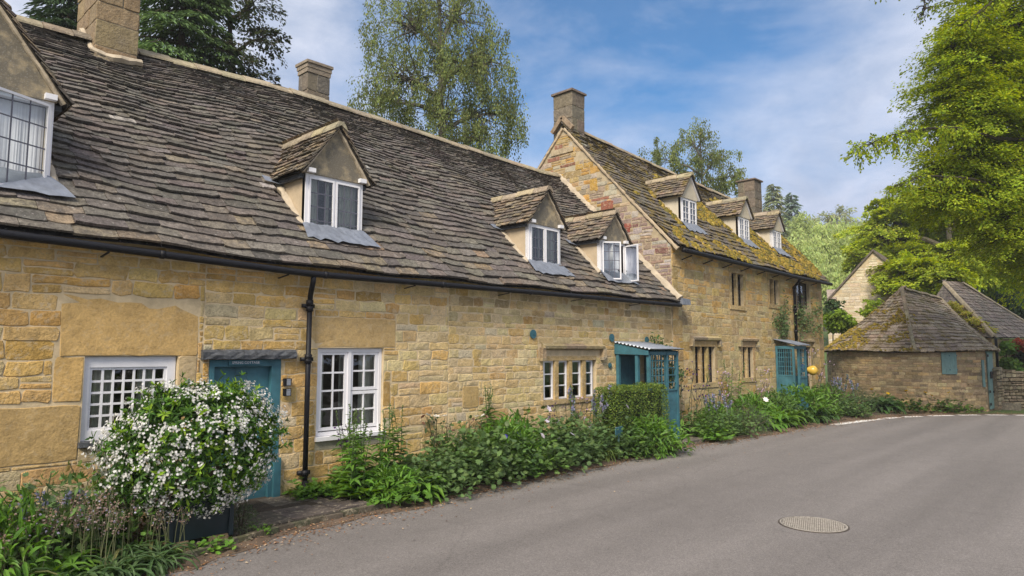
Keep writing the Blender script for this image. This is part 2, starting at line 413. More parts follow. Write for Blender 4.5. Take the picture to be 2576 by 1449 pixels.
def curtain(mb,x0,x1,z0,z1,y,amp=.02,per=.075):
    n=max(6,int((x1-x0)/.012));x=np.linspace(x0,x1,n);yy=y+amp*np.sin(x*2*math.pi/per+nr.uniform(0,6))+nr.uniform(-.003,.003,n)
    v=np.concatenate([np.column_stack([x,yy,np.full(n,z0)]),np.column_stack([x,yy,np.full(n,z1)])])
    mb.add(v,np.array([(i,i+1,n+i+1,n+i) for i in range(n-1)]))
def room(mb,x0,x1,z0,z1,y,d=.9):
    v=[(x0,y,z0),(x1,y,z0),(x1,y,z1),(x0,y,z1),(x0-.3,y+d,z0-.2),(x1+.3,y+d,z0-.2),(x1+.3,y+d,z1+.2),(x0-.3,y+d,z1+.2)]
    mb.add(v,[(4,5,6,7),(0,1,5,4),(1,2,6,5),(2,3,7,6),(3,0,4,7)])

# ------------------------------------------------------------------ the long cottage
YW=8.23
def wall_T(y): return lambda a: np.column_stack([a[:,0],y-a[:,2],a[:,1]])
cot=thing('cottage',(7,YW,0),'long low honey stone cottage with stone slate roof, four dormers and teal doors','cottage')
EX=[-2,1.4,4.7,9.4,14.8];EZ=[3.10,3.05,2.955,2.985,3.01]        # eaves height along the wall
RX=[-2,2.0,3.5,6.1,8.9,11,13.3,14.45];RZ=[6.55,6.58,6.64,6.86,6.80,6.70,6.64,6.74]
eave=lambda x: np.interp(x,EX,EZ)
ridge=lambda x: np.interp(x,RX,RZ)
X0,X1=-2.0,14.4
holes=[(2.17,3.12,.90,1.80),(3.48,4.41,-.05,1.755),(4.94,6.03,.70,1.90),(9.66,11.32,.93,1.76),(12.16,12.98,-.05,1.78)]
wl=MB();T=wall_T(YW)
sheet_holes(wl,T,X0,X1,-.3,3.06,holes,.20)
# large dressed slabs round the openings
slabs=[(1.93,3.34,1.80,2.46,(.54,.355,.142)),(1.89,2.17,1.33,1.80,(.525,.34,.13)),(3.12,3.33,1.35,1.80,(.52,.39,.22)),(4.80,6.24,1.905,2.33,(.50,.345,.155)),(4.93,6.1,.52,.70,(.40,.36,.27)),
       (1.0,2.16,.72,1.30,(.44,.30,.13)),(7.62,7.98,.92,1.28,(.43,.30,.13)),(14.0,14.38,2.05,2.5,(.42,.30,.145)),(6.03,6.16,1.05,1.42,(.40,.25,.085))]
for a,b,c,d,col in slabs: one_stone(wl,T,(a,b,c,d),col,.008,.006,2,.008)
hs=[(h[0]-.002,h[1]+.002,h[2],h[3]+.002) for h in holes]+[s[:4] for s in slabs]
hs+=[(9.52,11.55,1.76,1.99)]
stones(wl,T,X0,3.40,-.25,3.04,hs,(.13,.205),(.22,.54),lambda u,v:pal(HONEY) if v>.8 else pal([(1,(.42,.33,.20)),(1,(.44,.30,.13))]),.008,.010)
stones(wl,T,3.40,7.3,-.25,3.04,hs,(.125,.20),(.20,.50),lambda u,v:pal(HONEY if rng.random()>max(.25,(u-4.3)/3.5) else PALE),.007,.010)
stones(wl,T,7.3,X1,-.25,3.04,hs,(.105,.165),(.16,.44),lambda u,v:pal(PALE if v<2.4 or rng.random()<.4 else GREYED,.10),.006,.010,splitp=.06)
# back and side so that the house is closed
wl.box(X0-.002,X0+.2,YW+.002,15.0,-.3,3.0,(.4,.27,.1),1);wl.box(X0+.2,X1,14.8,15.0,-.3,3.0,(.4,.27,.1),1)
wl.add([(X0,YW,2.99),(X0,15,2.99),(X0,11.6,6.5)],[(0,2,1)],(.4,.27,.1),1)
mk('wall',wl,[M['mortar'],M['stone'],M['ashlar']],cot)

C45=math.sqrt(.5)
RLEN=5.4
def cot_T(a):
    x,s,n=a[:,0],a[:,1],a[:,2]
    f=np.clip(s/5.2,0,1.05)
    # front slope runs from the eaves up to a ridge whose height wanders
    ez=eave(x);rz=ridge(x);ry=8.0+ (rz-3.0)
    z=ez+(rz-ez)*f;y=8.0+(ry-8.0)*f
    sag=.025*np.sin(x*1.3+.7)*np.sin(f*3.1)+.02*np.sin(x*2.9+s*1.7)
    return np.column_stack([x,y-(n+sag)*C45,z+(n+sag)*C45])
zr=lambda y:3.0+(y-8.0)               # nominal roof plane
DORM=[(1.15,.68,8.6,3.52,4.57,5.65),(5.37,.48,8.6,3.50,4.39,5.16),(10.03,.475,8.5,3.42,4.31,5.02),(12.36,.475,8.5,3.40,4.27,4.90)]
rf=MB()
for sy in (0,):
    xs=np.linspace(X0,X1,60);ss=np.linspace(-.05,5.2,20)
    g=np.array([(x,s,-.012) for s in ss for x in xs]);v=cot_T(g);k=len(xs)
    rf.add(v,np.array([(i*k+j,i*k+j+1,(i+1)*k+j+1,(i+1)*k+j) for i in range(len(ss)-1) for j in range(k-1)]),(.03,.027,.025))
    top=v[-k:];bk=top.copy();bk[:,1]=2*bk[:,1]-8.0;bk[:,2]=eave(bk[:,0])
    rf.add(np.concatenate([top,bk]),np.array([(j,j+1,k+j+1,k+j) for j in range(k-1)]),(.12,.1,.085))
dh=[(xc-hw-.02,xc+hw+.02,(yf-8.0)*1.414-.02,(zh-3.0)*1.414+.15) for xc,hw,yf,zs,zh,zt in DORM]
slates(rf,cot_T,5.18,lambda s:(X0,X1-.02),.185,.068,.36,.19,slate_col,dh,th=.027)
mk('roof',rf,M['slate'],cot)
xs=np.linspace(X0,X1,40);rp=[(x,8.0+(ridge(x)-3.0)*1.0,ridge(x)+.05) for x in xs]
rd=MB();ridge_stones(rd,rp,.46,.20,.13);mk('ridge_capping',rd,M['ridge'],cot)

def dormer(parent,xc,hw,yf,zs,zh,zt,zr,tanr,style='cottage',opens=(None,None),curt=True,name='dormer',moss=False):
    d=thing(name,(xc,yf,zs));d.parent=parent;d.location=np.array((xc,yf,zs))-WL[parent]
    ov=.10;xe=hw+ov;zE=zh+.03-.03*(style=='cottage');L=math.hypot(xe,zt-zE);sx,sz=xe/L,(zt-zE)/L
    yb=lambda z: 8.0+(z-zr(8.0))/tanr
    yF=yf-.13
    # cheeks
    for sg in (-1,1):
        x=xc+sg*hw;c=MB()
        pr=[(yf+.012,zr(yf)-.12),(yf+.012,zE+.04),(yb(zE)+.05,zE+.04)]
        c.add([(x-sg*.0,y,z) for y,z in pr]+[(x-sg*.05,y,z) for y,z in pr],[(0,1,2),(5,4,3),(0,3,4,1),(1,4,5,2),(2,5,3,0)])
        mk('cheek',c,M['render'] if style=='cottage' else M['render2'],d)
        f=MB();fillet(f,[(x+sg*.035,yf-.0,zr(yf)+.045),(x+sg*.035,yb(zE)-.05,zE+.0)],.10,.045,(sg*.5,-.6,.6))
        mk('fillet',f,M['fillet'],d)
    # gable
    gb=MB();gy=yf-.035
    pts=[(xc-hw-.005,zh),(xc+hw+.005,zh),(xc+hw+.03,zE+.01),(xc,zt-.03),(xc-hw-.03,zE+.01)]
    gb.add([(x,gy,z) for x,z in pts]+[(x,gy+.1,z) for x,z in pts],[(0,1,2,3,4),(9,8,7,6,5)]+[(k,5+k,5+(k+1)%5,(k+1)%5) for k in range(5)])
    mk('gable',gb,M['gable'] if style=='cottage' else M['render2'],d)
    # roof
    r=MB();mat=M['slate_d'] if not moss else M['slate_dm']
    for sg in (-1,1):
        def TT(a,sg=sg):
            u,s,n=a[:,0],a[:,1],a[:,2]
            return np.column_stack([xc+sg*(xe-s*sx)+sg*n*sz,yF+u,zE+s*sz+n*sx])
        ur=lambda s:(0,max(.1,yb(zE+max(s,0)*sz)-yF+.06))
        g=[];ns=6
        for k in range(ns):
            s=-.03+(L+.03)*k/(ns-1);a,b=ur(s);g+=[(a+.01,s,-.004),(b,s,-.004)]
        r.add(TT(np.array(g)),[(2*k,2*k+1,2*k+3,2*k+2) if sg<0 else (2*k,2*k+2,2*k+3,2*k+1) for k in range(ns-1)],(.05,.045,.04))
        slates(r,TT,L-.02,ur,.105,.085,.20,.17,lambda f:pal([(3,(.22,.17,.12)),(2,(.16,.13,.10)),(1,(.27,.205,.13)),(1,(.12,.10,.085))],.2),th=.017)
    mk('dormer_roof',r,mat,d)
    cp=MB();ridge_stones(cp,[(xc,yF-.02,zt+.035),(xc,yb(zt)+.02,zt+.035)],.38,.11,.10,lambda:pal([(2,(.36,.29,.19)),(1,(.30,.25,.18))]));mk('ridge_capping',cp,M['ridge'],d)
    # verge: mortar edge or painted bargeboard
    vb=MB()
    for sg in (-1,1):
        p=np.array((xc+sg*(xe-.015),gy-.02,zE-.005));q=np.array((xc+sg*.01,gy-.02,zt-.02))
        vb.bar(p,q,.05,.06 if style=='cottage' else .045,up=(0,1,0)) if style!='cottage' else fillet(vb,[p,q],.055,.03,(0,-1,0))
    mk_each('verge',vb,M['fillet'] if style=='cottage' else M['white'],d)
    if style=='cottage':
        tb=MB()
        for sg in (-1,1): tb.box(xc+sg*(hw+.045)-.03,xc+sg*(hw+.045)+.03,yf+.02,yb(zE)-.03,zE-.075,zE-.012)
        mk_each('eaves_board',tb,M['timber'],d)
        pe=MB()
        for sg in (-1,1): pe.box(xc+sg*(hw-.05)-.055,xc+sg*(hw-.05)+.055,gy-.07,gy-.002,zh+.005,zh+.065)
        mk_each('purlin_end',pe,M['white'],d)
    # window
    fr,gl,ld=MB(),MB(),Bars();y=yf-.01
    fr.box(xc-hw,xc-hw+.05,y,y+.09,zs,zh);fr.box(xc+hw-.05,xc+hw,y,y+.09,zs,zh)
    fr.box(xc-hw+.05,xc+hw-.05,y+.002,y+.09,zh-.04,zh);fr.box(xc-hw-.02,xc+hw+.02,y-.035,y+.09,zs-.05,zs);fr.box(xc-.012,xc+.012,y+.003,y+.085,zs,zh-.04)
    for i,(a,b) in enumerate(((xc-hw+.05,xc-.012),(xc+.012,xc+hw-.05))):
        o=opens[i];Mx=None
        if o is not None: Mx=rot_z(a if i==0 else b,y-.005,-R(o) if i==0 else R(o))
        sash(fr,gl,ld,a+.002,b-.002,zs+.003,zh-.043,y-.012 if o is None else y-.045,.027,3 if style=='cottage' else 2,4 if style=='cottage' else 4,style=='cottage',Mx,.032,.018)
    w=mk('window_frame',fr,M['white'],d);mk_each('pane',gl,M['glass'],d);ld.link('glazing_bars',M['leadline'] if style=='cottage' else M['white'],d)
    if curt:
        cu=MB();wd=hw-.06
        for s_ in ((xc-wd,xc-wd*.55),(xc-wd*.2,xc-.03),(xc+wd*.30,xc+wd)) if curt is True else ((xc-wd,xc+wd),): curtain(cu,s_[0],s_[1],zs+.02,zh-.05,yf+.10,.014 if curt is True else .005,.075 if curt is True else .16)
        mk_each('curtain',cu,M['curtain'] if curt is True else M['sky_curtain'],d)  # full-width cloth stands in for sky mirrored in the glass
    # lead apron
    ap=MB();n=14;wid=hw+.09
    rows=[]
    for t_,yy in ((0,yf-.012),(.5,yf-.14),(1,yf-.27)):
        xs=np.linspace(xc-wid*(.9+.1*t_),xc+wid*(.9+.24*t_),n)
        yy2=yy+(nr.uniform(-.02,.02,n) if t_==1 else 0)
        rows.append(np.column_stack([xs,np.full(n,0)+yy2,zr(yy2+np.zeros(n))+.125+.010*np.sin(xs*23+t_*3)]))
    ap.add(np.concatenate(rows),np.array([(r_*n+j,(r_+1)*n+j,(r_+1)*n+j+1,r_*n+j+1) for r_ in range(2) for j in range(n-1)]))
    if style=='cottage':
        zz=zE-.03;sk=MB();sk.add([(xc-xe-.16,yb(zz)-.10,zz-.0),(xc-xe+.06,yb(zz)-.22,zz-.06),(xc-xe+.06,yb(zz)-.05,zz+.06),(xc-xe-.16,yb(zz)+.02,zz+.1)],[(0,1,2,3)]);mk('lead_soaker',sk,M['lead'],d)
    mk('lead_apron',ap,M['lead'],d)
    return d
def m_gable():
    m,nt,b=new_mat('lichened_render');p=coord(nt)
    n=noise(nt,4.2,6,.65,p);n2=noise(nt,60,4,.7,p)
    c=mix(nt,ramp(nt,n.outputs[0],[(.33,0),(.52,.85)]),(.40,.32,.20),(.115,.105,.088))
    c=mix(nt,ramp(nt,n2.outputs[0],[(.56,0),(.66,.75)]),c,(.34,.32,.28))
    nt.links.new(c,b.inputs['Base Color']);b.inputs['Roughness'].default_value=.95;bump(nt,b,n2.outputs[0],.5,.01);return m
M['gable']=m_gable();M['slate_d']=m_slate('dormer_slate');M['slate_dm']=m_slate('mossy_dormer_slate',.12)
ops=[(None,24),(None,None),(None,None),(42,78)]
for i,(p,o) in enumerate(zip(DORM,ops)):
    zrd=lambda y,x=p[0]: eave(x)+(y-8.0)*(ridge(x)-eave(x))/(ridge(x)-3.0)
    dormer(cot,*p,zrd,(ridge(p[0])-eave(p[0]))/(ridge(p[0])-3.0),opens=o,curt=True if i in (1,2) else 2)

# chimneys of the cottage
def chimney(parent,x0,x1,y0,y1,z0,z1,cap=.045,mat='chimney',flare=False,tone=((3,(.165,.135,.105)),(2,(.185,.15,.115)),(1,(.15,.13,.112)))):
    c=MB();z=z0
    c.box(x0+.012,x1-.012,y0+.012,y1-.012,z0,z1-.001,(.3,.25,.18))
    while z<z1-.02:
        h=min(rng.uniform(.24,.42),z1-z);h=z1-z if z1-z-h<.12 else h
        xm=x0+(x1-x0)*rng.uniform(.35,.65);ym=y0+(y1-y0)*rng.uniform(.35,.65);cc=lambda:pal(tone,.08)
        for Tn,a,b,m_ in ((lambda q:np.column_stack([q[:,0],y0+.012-q[:,2],q[:,1]]),x0,x1,xm),(lambda q:np.column_stack([q[:,0],y1-.012+q[:,2],q[:,1]]),x0,x1,xm),(lambda q:np.column_stack([x0+.012-q[:,2],q[:,0],q[:,1]]),y0,y1,ym),(lambda q:np.column_stack([x1-.012+q[:,2],q[:,0],q[:,1]]),y0,y1,ym)):
            for r in ((a,m_,z,z+h),(m_,b,z,z+h)) if rng.random()<.6 else ((a,b,z,z+h),): one_stone(c,Tn,r,cc(),.014,.008,0,.006)
        z+=h
    g=cap
    if flare:
        for k,(e,zz,hh) in enumerate(((.015,0,.10),(.03,.10,.10),(.055,.20,.06))): c.box(x0-e,x1+e,y0-e,y1+e,z1+zz,z1+zz+hh-.002,(.27,.22,.17),0,.006)
    elif cap: c.box(x0-g,x1+g,y0-g,y1+g,z1,z1+.055,(.19,.145,.12),0,.006)
    c.box(x0-.05,x1+.05,y0-.05,y1+.05,z0-.02,z0+.14,(.40,.32,.21),0,.008)
    return mk('chimney',c,M[mat],parent)
chimney(cot,2.86,3.46,11.28,12.35,6.15,8.6,tone=((3,(.25,.185,.11)),(2,(.28,.205,.12)),(1,(.21,.165,.115))))
chimney(cot,7.40,7.95,13.05,13.45,5.5,7.98,flare=True)
wing=MB();wing.add([(6.2,11.9,3),(9.0,11.9,3),(9.0,16,3),(6.2,16,3),(7.6,11.9,6.1),(7.6,16,6.1)],[(0,4,5,3),(1,2,5,4),(2,3,5)],(.13,.11,.09));mk('rear_roof',wing,M['slate'],cot)
f=MB();fillet(f,[(2.86,11.95,6.9),(2.86,11.32,6.35),(3.15,11.2,6.3),(3.5,11.2,6.35)],.12,.06,(-.2,-.7,.6));mk('fillet',f,M['fillet'],cot)

# rainwater goods
gt=MB();xs=np.linspace(X0,14.30,50);gz=np.interp(xs,[-2,1.3,4.6,9.05,14.3],[3.02,2.975,2.865,2.905,2.935])
gt.tube(np.column_stack([xs,np.full(50,7.93),gz]),.043,10)
for x in np.arange(.2,13.8,2.06): gt.bar((x,7.95,np.interp(x,xs,gz)-.045),(x+.01,YW,np.interp(x,xs,gz)-.07),.022,.012);gt.tube([(x+.5,7.93,np.interp(x+.5,xs,gz)),(x+.55,7.93,np.interp(x+.55,xs,gz))],.049,10)
mk('gutter',gt,M['black'],cot,True)
dp=MB();px=4.745
dp.tube([(px-.07,7.94,2.85),(px-.07,7.95,2.76),(px-.04,8.04,2.66),(px,8.13,2.59),(px,8.14,2.45)],.036,10)
dp.tube([(px,8.14,2.5),(px,8.14,.12)],.034,12);dp.tube([(px,8.14,.16),(px,8.10,.06),(px+.01,8.0,.0)],.046,10)
for z in (2.5,2.42,1.73,1.78,.27): dp.tube([(px,8.14,z-.035),(px,8.14,z+.035)],.048,12)
for z in (1.75,.27,2.46): dp.box(px-.085,px+.085,8.155,8.205,z-.025,z+.025)
mk('downpipe',dp,M['black'],cot,True)

# window with many small panes, left of the door
def wall_window(parent,x0,x1,z0,z1,y,lights,fw,mat='white',room_d=.9,curt=(),sill=None,nm='window',lead=None,barw=.022,sfw=.045):
    w=thing(nm,((x0+x1)/2,y,z0));w.parent=parent;w.location=WL[w]-WL[parent]
    fr,gl,ld=MB(),MB(),Bars()
    fl_,fr_,fb_,ft_=fw if isinstance(fw,tuple) else (fw,)*4
    fr.box(x0,x0+fl_,y,y+.09,z0,z1);fr.box(x1-fr_,x1,y,y+.09,z0,z1);fr.box(x0+fl_,x1-fr_,y+.002,y+.088,z1-ft_,z1);fr.box(x0+fl_,x1-fr_,y+.002,y+.088,z0,z0+fb_)
    for (a,b,c,d,nx,nz) in lights: sash(fr,gl,ld,a,b,c,d,y+.018,sfw,nx,nz,False,barw=barw)
    xs_=sorted({l[1] for l in lights})[:-1]
    for x in xs_: fr.box(x-.0,x+.05,y-.002,y+.08,z0+fw*.9,z1-fw)
    mk('window_frame',fr,M[mat],w);mk_each('pane',gl,M['glass'],w);ld.link('glazing_bars',M[mat],w)
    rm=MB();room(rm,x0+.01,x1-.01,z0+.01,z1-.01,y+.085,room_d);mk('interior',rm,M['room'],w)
    if curt:
        cu=MB()
        for a,b in curt: curtain(cu,a,b,z0+.02,z1-.03,y+.14,.02)
        mk_each('curtain',cu,M['curtain'],w)
    if sill:
        s_=MB();s_.box(x0-.03,x1+.03,YW-.06,y+.03,z0-.055,z0-.003);mk('sill',s_,M[sill],w)
    return w
wall_window(cot,2.18,3.11,.905,1.795,8.27,[(2.235,3.02,1.01,1.68,7,5)],(.055,.09,.105,.115),sill='timber',barw=.024,sfw=.028,curt=[(2.3,2.5),(2.75,2.95)])
w2=wall_window(cot,4.945,6.025,.705,1.895,8.27,[(5.0,5.45,.77,1.85,2,4),(5.50,5.97,1.30,1.85,2,2),(5.50,5.97,.77,1.29,2,2)],.05,curt=[(4.98,5.13),(5.40,5.47),(5.54,5.60),(5.72,6.0)],sill='white',barw=.024)
# four-light window between stone mullions with hood mould
mw=thing('window',(10.5,8.25,.93));mw.parent=cot;mw.location=WL[mw]-WL[cot]
sm=MB();T2=lambda a:np.column_stack([a[:,0],8.245-a[:,2],a[:,1]])
edges=[9.66,10.06,10.48,10.92,11.32]
for x in edges[1:-1]: sm.box(x-.055,x+.055,8.235,8.36,.93,1.76,(.44,.31,.14),0,.004)
sm.box(9.655,11.325,8.222,8.40,1.68,1.765,(.43,.31,.15),0,.004);sm.box(9.60,11.38,8.20,8.40,.86,.94,(.42,.31,.16),0,.004)
mk('mullions',sm,M['mullion'],mw)
fr,gl,ld=MB(),MB(),Bars()
for a,b in zip(edges,edges[1:]): sash(fr,gl,ld,a+.06,b-.06,.95,1.68,8.28,.035,1,3,False,barw=.022)
mk('window_frame',fr,M['white'],mw);mk_each('pane',gl,M['glass'],mw);ld.link('glazing_bars',M['white'],mw)
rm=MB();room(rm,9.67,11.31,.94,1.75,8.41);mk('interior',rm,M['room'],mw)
cu=MB()
for a,b in ((9.7,9.85),(10.2,10.35),(10.62,10.8),(11.0,11.25)): curtain(cu,a,b,.95,1.7,8.44,.02)
mk_each('curtain',cu,M['curtain'],mw)
def hood(parent,x0,x1,z,drop=.16,y=YW):
    h=MB();c=lambda:pal([(2,(.33,.255,.15)),(1,(.27,.22,.16)),(1,(.40,.31,.18))])
    n=max(2,int((x1-x0)/.6))
    for k in range(n):
        a,b=x0+(x1-x0)*k/n,x0+(x1-x0)*(k+1)/n
        h.add([(a+.003,y-.02,z-.06),(b-.003,y-.02,z-.06),(b-.003,y-.10,z-.03),(a+.003,y-.10,z-.03),(a+.003,y-.11,z+.02),(b-.003,y-.11,z+.02),(b-.003,y-.0,z+.07),(a+.003,y-.0,z+.07)],[(0,3,2,1),(3,4,5,2),(4,7,6,5),(0,7,4,3),(1,2,5,6)],c())
    for a in (x0,x1): h.box(a-.05,a+.05,y-.09,y-.0,z-.06-drop,z-.02,c(),0,.008);h.box(a-.065,a+.065,y-.095,y,z-.10-drop,z-.05-drop,c(),0,.008)
    return mk('hood_mould',h,M['mullion'],parent)
hood(mw,9.60,11.52,1.94)

# front door with timber lintel
dr=thing('door',(3.95,8.25,0),"teal boarded door");dr.parent=cot;dr.location=WL[dr]-WL[cot]
fr=MB();fr.box(3.485,3.545,8.225,8.36,-.04,1.75);fr.box(4.28,4.405,8.225,8.36,-.04,1.75);fr.box(3.545,4.28,8.227,8.358,1.665,1.75);fr.box(4.33,4.42,8.17,8.222,-.04,.50);mk('door_frame',fr,M['teal'],dr)
lf=MB()
for k in range(5): a=3.547+k*.1464;lf.box(a,a+.144,8.30,8.34,.0,1.662)
lf.box(3.547,4.277,8.285,8.299,.0,.16);mk('door_leaf',lf,M['teal'],dr)
hd=MB();hd.tube([(4.215,8.285,1.13),(4.215,8.255,1.15),(4.215,8.255,1.20),(4.215,8.285,1.22)],.009,6);hd.box(4.195,4.235,8.288,8.298,1.06,1.26);hd.disc((4.215,8.27,1.10),(0,-1,0),.022,.014);mk('handle',hd,M['black'],dr)
lt=MB();n=16
for k in range(1): 
    xs=np.linspace(3.375,4.585,n);v=[];
    for x in xs:
        j=lambda s:rng.uniform(-s,s)
        v+=[(x,8.15+j(.012),1.758+j(.006)),(x,8.145+j(.012),1.80+j(.008)),(x,8.155+j(.012),1.845+j(.008)),(x,8.18,1.872+j(.008)),(x,8.28,1.875),(x,8.28,1.757)]
    m_=6
    lt.add(v,[(i*m_+a,(i+1)*m_+a,(i+1)*m_+(a+1)%m_,i*m_+(a+1)%m_) for i in range(n-1) for a in range(m_)]+[(0,1,2,3,4,5),tuple((n-1)*m_+a for a in (5,4,3,2,1,0))])
mk('lintel',lt,M['timber'],dr)
def text_mesh(name,body,size,loc,mat,parent=None,rot=None,**kw):
    cu=bpy.data.curves.new(name,'FONT');cu.body=body;cu.size=size;cu.align_x='CENTER';cu.align_y='CENTER';cu.extrude=.002;cu.resolution_u=2
    t=bpy.data.objects.new(name,cu);COL.objects.link(t);bpy.context.view_layer.update()
    me=bpy.data.meshes.new_from_object(t.evaluated_get(bpy.context.evaluated_depsgraph_get()));bpy.data.objects.remove(t)
    me.materials.clear();me.materials.append(mat)
    o=bpy.data.objects.new(name,me);COL.objects.link(o);o.rotation_euler=rot or (R(90),0,0)
    WL[o]=np.array(loc,float);o.location=WL[o]-(WL[parent] if parent else 0)
    if parent: o.parent=parent
    return tag(o,**kw)
sg=MB();sg.box(3.71,4.14,8.205,8.223,1.685,1.742)
ns=mk('name_sign',sg,M['teal_dark'] if 'teal_dark' in M else M['teal'],label='small teal house name board reading SPRING COTTAGE above the front door',cat='sign')
text_mesh('lettering','SPRING COTTAGE',.043,(3.925,8.2025,1.713),M['white'],ns)
for z,l in ((1.455,'upper black and silver key safe on the wall beside the teal front door'),(1.325,'lower black and silver key safe on the wall beside the teal front door')):
    k=thing('key_safe',(4.475,8.19,z-.045),l,'key safe','key safes by the front door')
    b=MB();b.box(4.43,4.52,8.15,8.205,z-.048,z+.048,jit=.002);mk('case',b,M['black'],k)
    b=MB();b.box(4.452,4.503,8.138,8.149,z-.04,z+.024);b.box(4.452,4.503,8.140,8.149,z+.027,z+.042);mk('cover',b,M['zinc'],k)
for i,(x,z,r) in enumerate(((9.35,2.17,.082),(11.86,2.14,.082),(13.23,2.11,.075),(11.78,1.56,.055))):
    b=MB();b.disc((x,YW-.012,z),(0,-1,0),r,.022,sides=28);b.disc((x,YW-.034,z),(0,-1,0),.018,.012,sides=8);mk('anchor_plate',b,M['teal'],cot,label='round teal iron wall anchor plate')
# door under the first porch
d2=thing('door',(12.57,8.3,0));d2.parent=cot;d2.location=WL[d2]-WL[cot]
b=MB()
for k in range(5): b.box(12.165+k*.162,12.165+k*.162+.159,8.33,8.37,-.02,1.77)
b.box(12.161,12.20,8.26,8.329,-.02,1.775);b.box(12.94,12.979,8.26,8.329,-.02,1.775);mk('door_leaf',b,M['teal'],d2)

# first porch: boarded below, trellis above, corrugated lean-to roof
pc=thing('porch',(12.6,7.8,0),'teal timber porch with trellis and corrugated roof');pc.parent=cot;pc.location=WL[pc]-WL[cot]
px0,px1,pyf=12.0,13.17,7.40
po=MB()
for x,y,z1 in ((px0+.03,8.17,1.80),(px0+.03,7.70,1.80),(px0+.05,pyf+.04,1.80),(12.72,pyf+.03,1.84),(px1-.03,pyf+.03,1.84),(px1-.03,8.17,1.84)): po.box(x-.035,x+.035,y-.035,y+.035,-.02,z1)
mk_each('post',po,M['teal'],pc);po=MB();po.box(px0+.03,px1,pyf+.005,pyf+.055,1.775,1.85);mk('beam',po,M['teal'],pc)
fs=MB();fs.add([(px0-.03,8.225,1.80),(px0-.03,8.225,2.03),(px0-.03,pyf,1.865),(px0-.03,pyf,1.78)]+[(px0-.005,8.225,1.80),(px0-.005,8.225,2.03),(px0-.005,pyf,1.865),(px0-.005,pyf,1.78)],[(0,1,2,3),(7,6,5,4),(0,3,7,4),(2,6,7,3),(1,5,6,2)])
v=[(px1,8.225,1.80),(px1,8.225,2.0),(px1,pyf,1.86),(px1,pyf,1.76)];fs.add(v+[(x+.025,y,z) for x,y,z in v],[(0,1,2,3),(7,6,5,4),(0,3,7,4),(2,6,7,3)]);mk_each('fascia',fs,M['teal'],pc)
bd=MB()
for x in np.arange(px0+.085,12.68,.125): bd.box(x,x+.121,pyf+.015,pyf+.04,0,1.03)
for z in np.arange(0,1.0,.205): bd.box(12.76,13.10,pyf+.015,pyf+.04,z,z+.202)
bd.box(12.755,13.11,pyf-.005,pyf+.05,1.03,1.06);bd.box(px0+.085,12.685,pyf-.005,pyf+.05,1.031,1.06);bd.box(px1-.05,px1-.02,pyf+.07,8.13,0,1.03);mk('boarding',bd,M['teal'],pc)
tr=MB()
for x in np.linspace(px0+.16,12.64,5): tr.box(x-.009,x+.009,pyf+.012,pyf+.026,1.06,1.775)
for z in np.linspace(1.2,1.66,4): tr.box(px0+.085,12.685,pyf+.027,pyf+.040,z-.009,z+.009);tr.box(12.755,13.10,pyf+.027,pyf+.040,z-.009,z+.009)
for y in np.linspace(7.52,8.1,5): tr.box(px1-.04,px1-.025,y-.009,y+.009,1.03,1.80)
for z in np.linspace(1.2,1.66,4): tr.box(px1-.055,px1-.041,pyf+.07,8.13,z-.009,z+.009)
mk('trellis',tr,M['teal'],pc)
def corrugated(mb,x0,x1,yb_,zb,yf_,zf,per=.085,amp=.017):
    n=int((x1-x0)/per*8);x=np.linspace(x0,x1,n);a=amp*np.sin(x*2*math.pi/per)
    rows=[];
    for o in (0,-.004): rows+=[np.column_stack([x,np.full(n,yb_),zb+a+o]),np.column_stack([x,np.full(n,yf_),zf+a+o])]
    v=np.concatenate(rows);f=[(i,n+i,n+i+1,i+1) for i in range(n-1)]+[(2*n+i,2*n+i+1,3*n+i+1,3*n+i) for i in range(n-1)]+[(n+i,3*n+i,3*n+i+1,n+i+1) for i in range(n-1)]
    mb.add(v,np.array(f))
def corr_y(mb,x0,x1,yb_,zb,yf_,zf,per=.09,amp=.016):
    """sheet whose waves show along its sloping left edge"""
    n=int((yb_-yf_)/per*8);t=np.linspace(0,1,n);y=yb_+(yf_-yb_)*t;z=zb+(zf-zb)*t+amp*np.sin(y*2*math.pi/per)
    v=np.concatenate([np.column_stack([np.full(n,x),y,z+o]) for o in (0,-.005) for x in (x0,x1)])
    f=[(i,i+1,n+i+1,n+i) for i in range(n-1)]+[(2*n+i,3*n+i,3*n+i+1,2*n+i+1) for i in range(n-1)]+[(i,2*n+i,2*n+i+1,i+1) for i in range(n-1)]
    mb.add(v,np.array(f))
cr=MB();corr_y(cr,px0-.06,px1+.10,8.225,2.06,pyf-.10,1.90);mk('porch_roof',cr,M['zinc'],pc,True)
# ------------------------------------------------------------------ the taller house
YH=8.21;HX0,HX1=14.4,24.7
hou=thing('house',(19.5,YH,0),'taller two storey stone house with mossy slate roof, mullioned windows and three pale dormers','house')
HR=[14.4,18.6,22.5,24.8];HZ=[8.12,7.72,7.42,7.22]
hridge=lambda x: np.interp(x,HR,HZ)
heave=lambda x: np.interp(x,[14.4,19,24.8],[4.36,4.30,4.27])
def hou_T(a):
    x,s,n=a[:,0],a[:,1],a[:,2];f=np.clip(s/5.0,0,1.05)
    rz=hridge(x);ry=8.0+(rz-4.3)/1.1;ez=heave(x)
    sag=.03*np.sin(x*1.1)*np.sin(f*3.1)+.02*np.sin(x*2.3+s*1.2)
    return np.column_stack([x,8.0+(ry-8.0)*f-(n+sag)*.74,ez+(rz-ez)*f+(n+sag)*.67])
zr2=lambda y:4.32+(y-8.0)*1.1
DORM2=[(16.42,.42,8.8,5.20,5.96,6.62),(19.85,.38,8.8,5.20,5.95,6.55),(22.38,.37,8.8,5.15,5.88,6.48)]
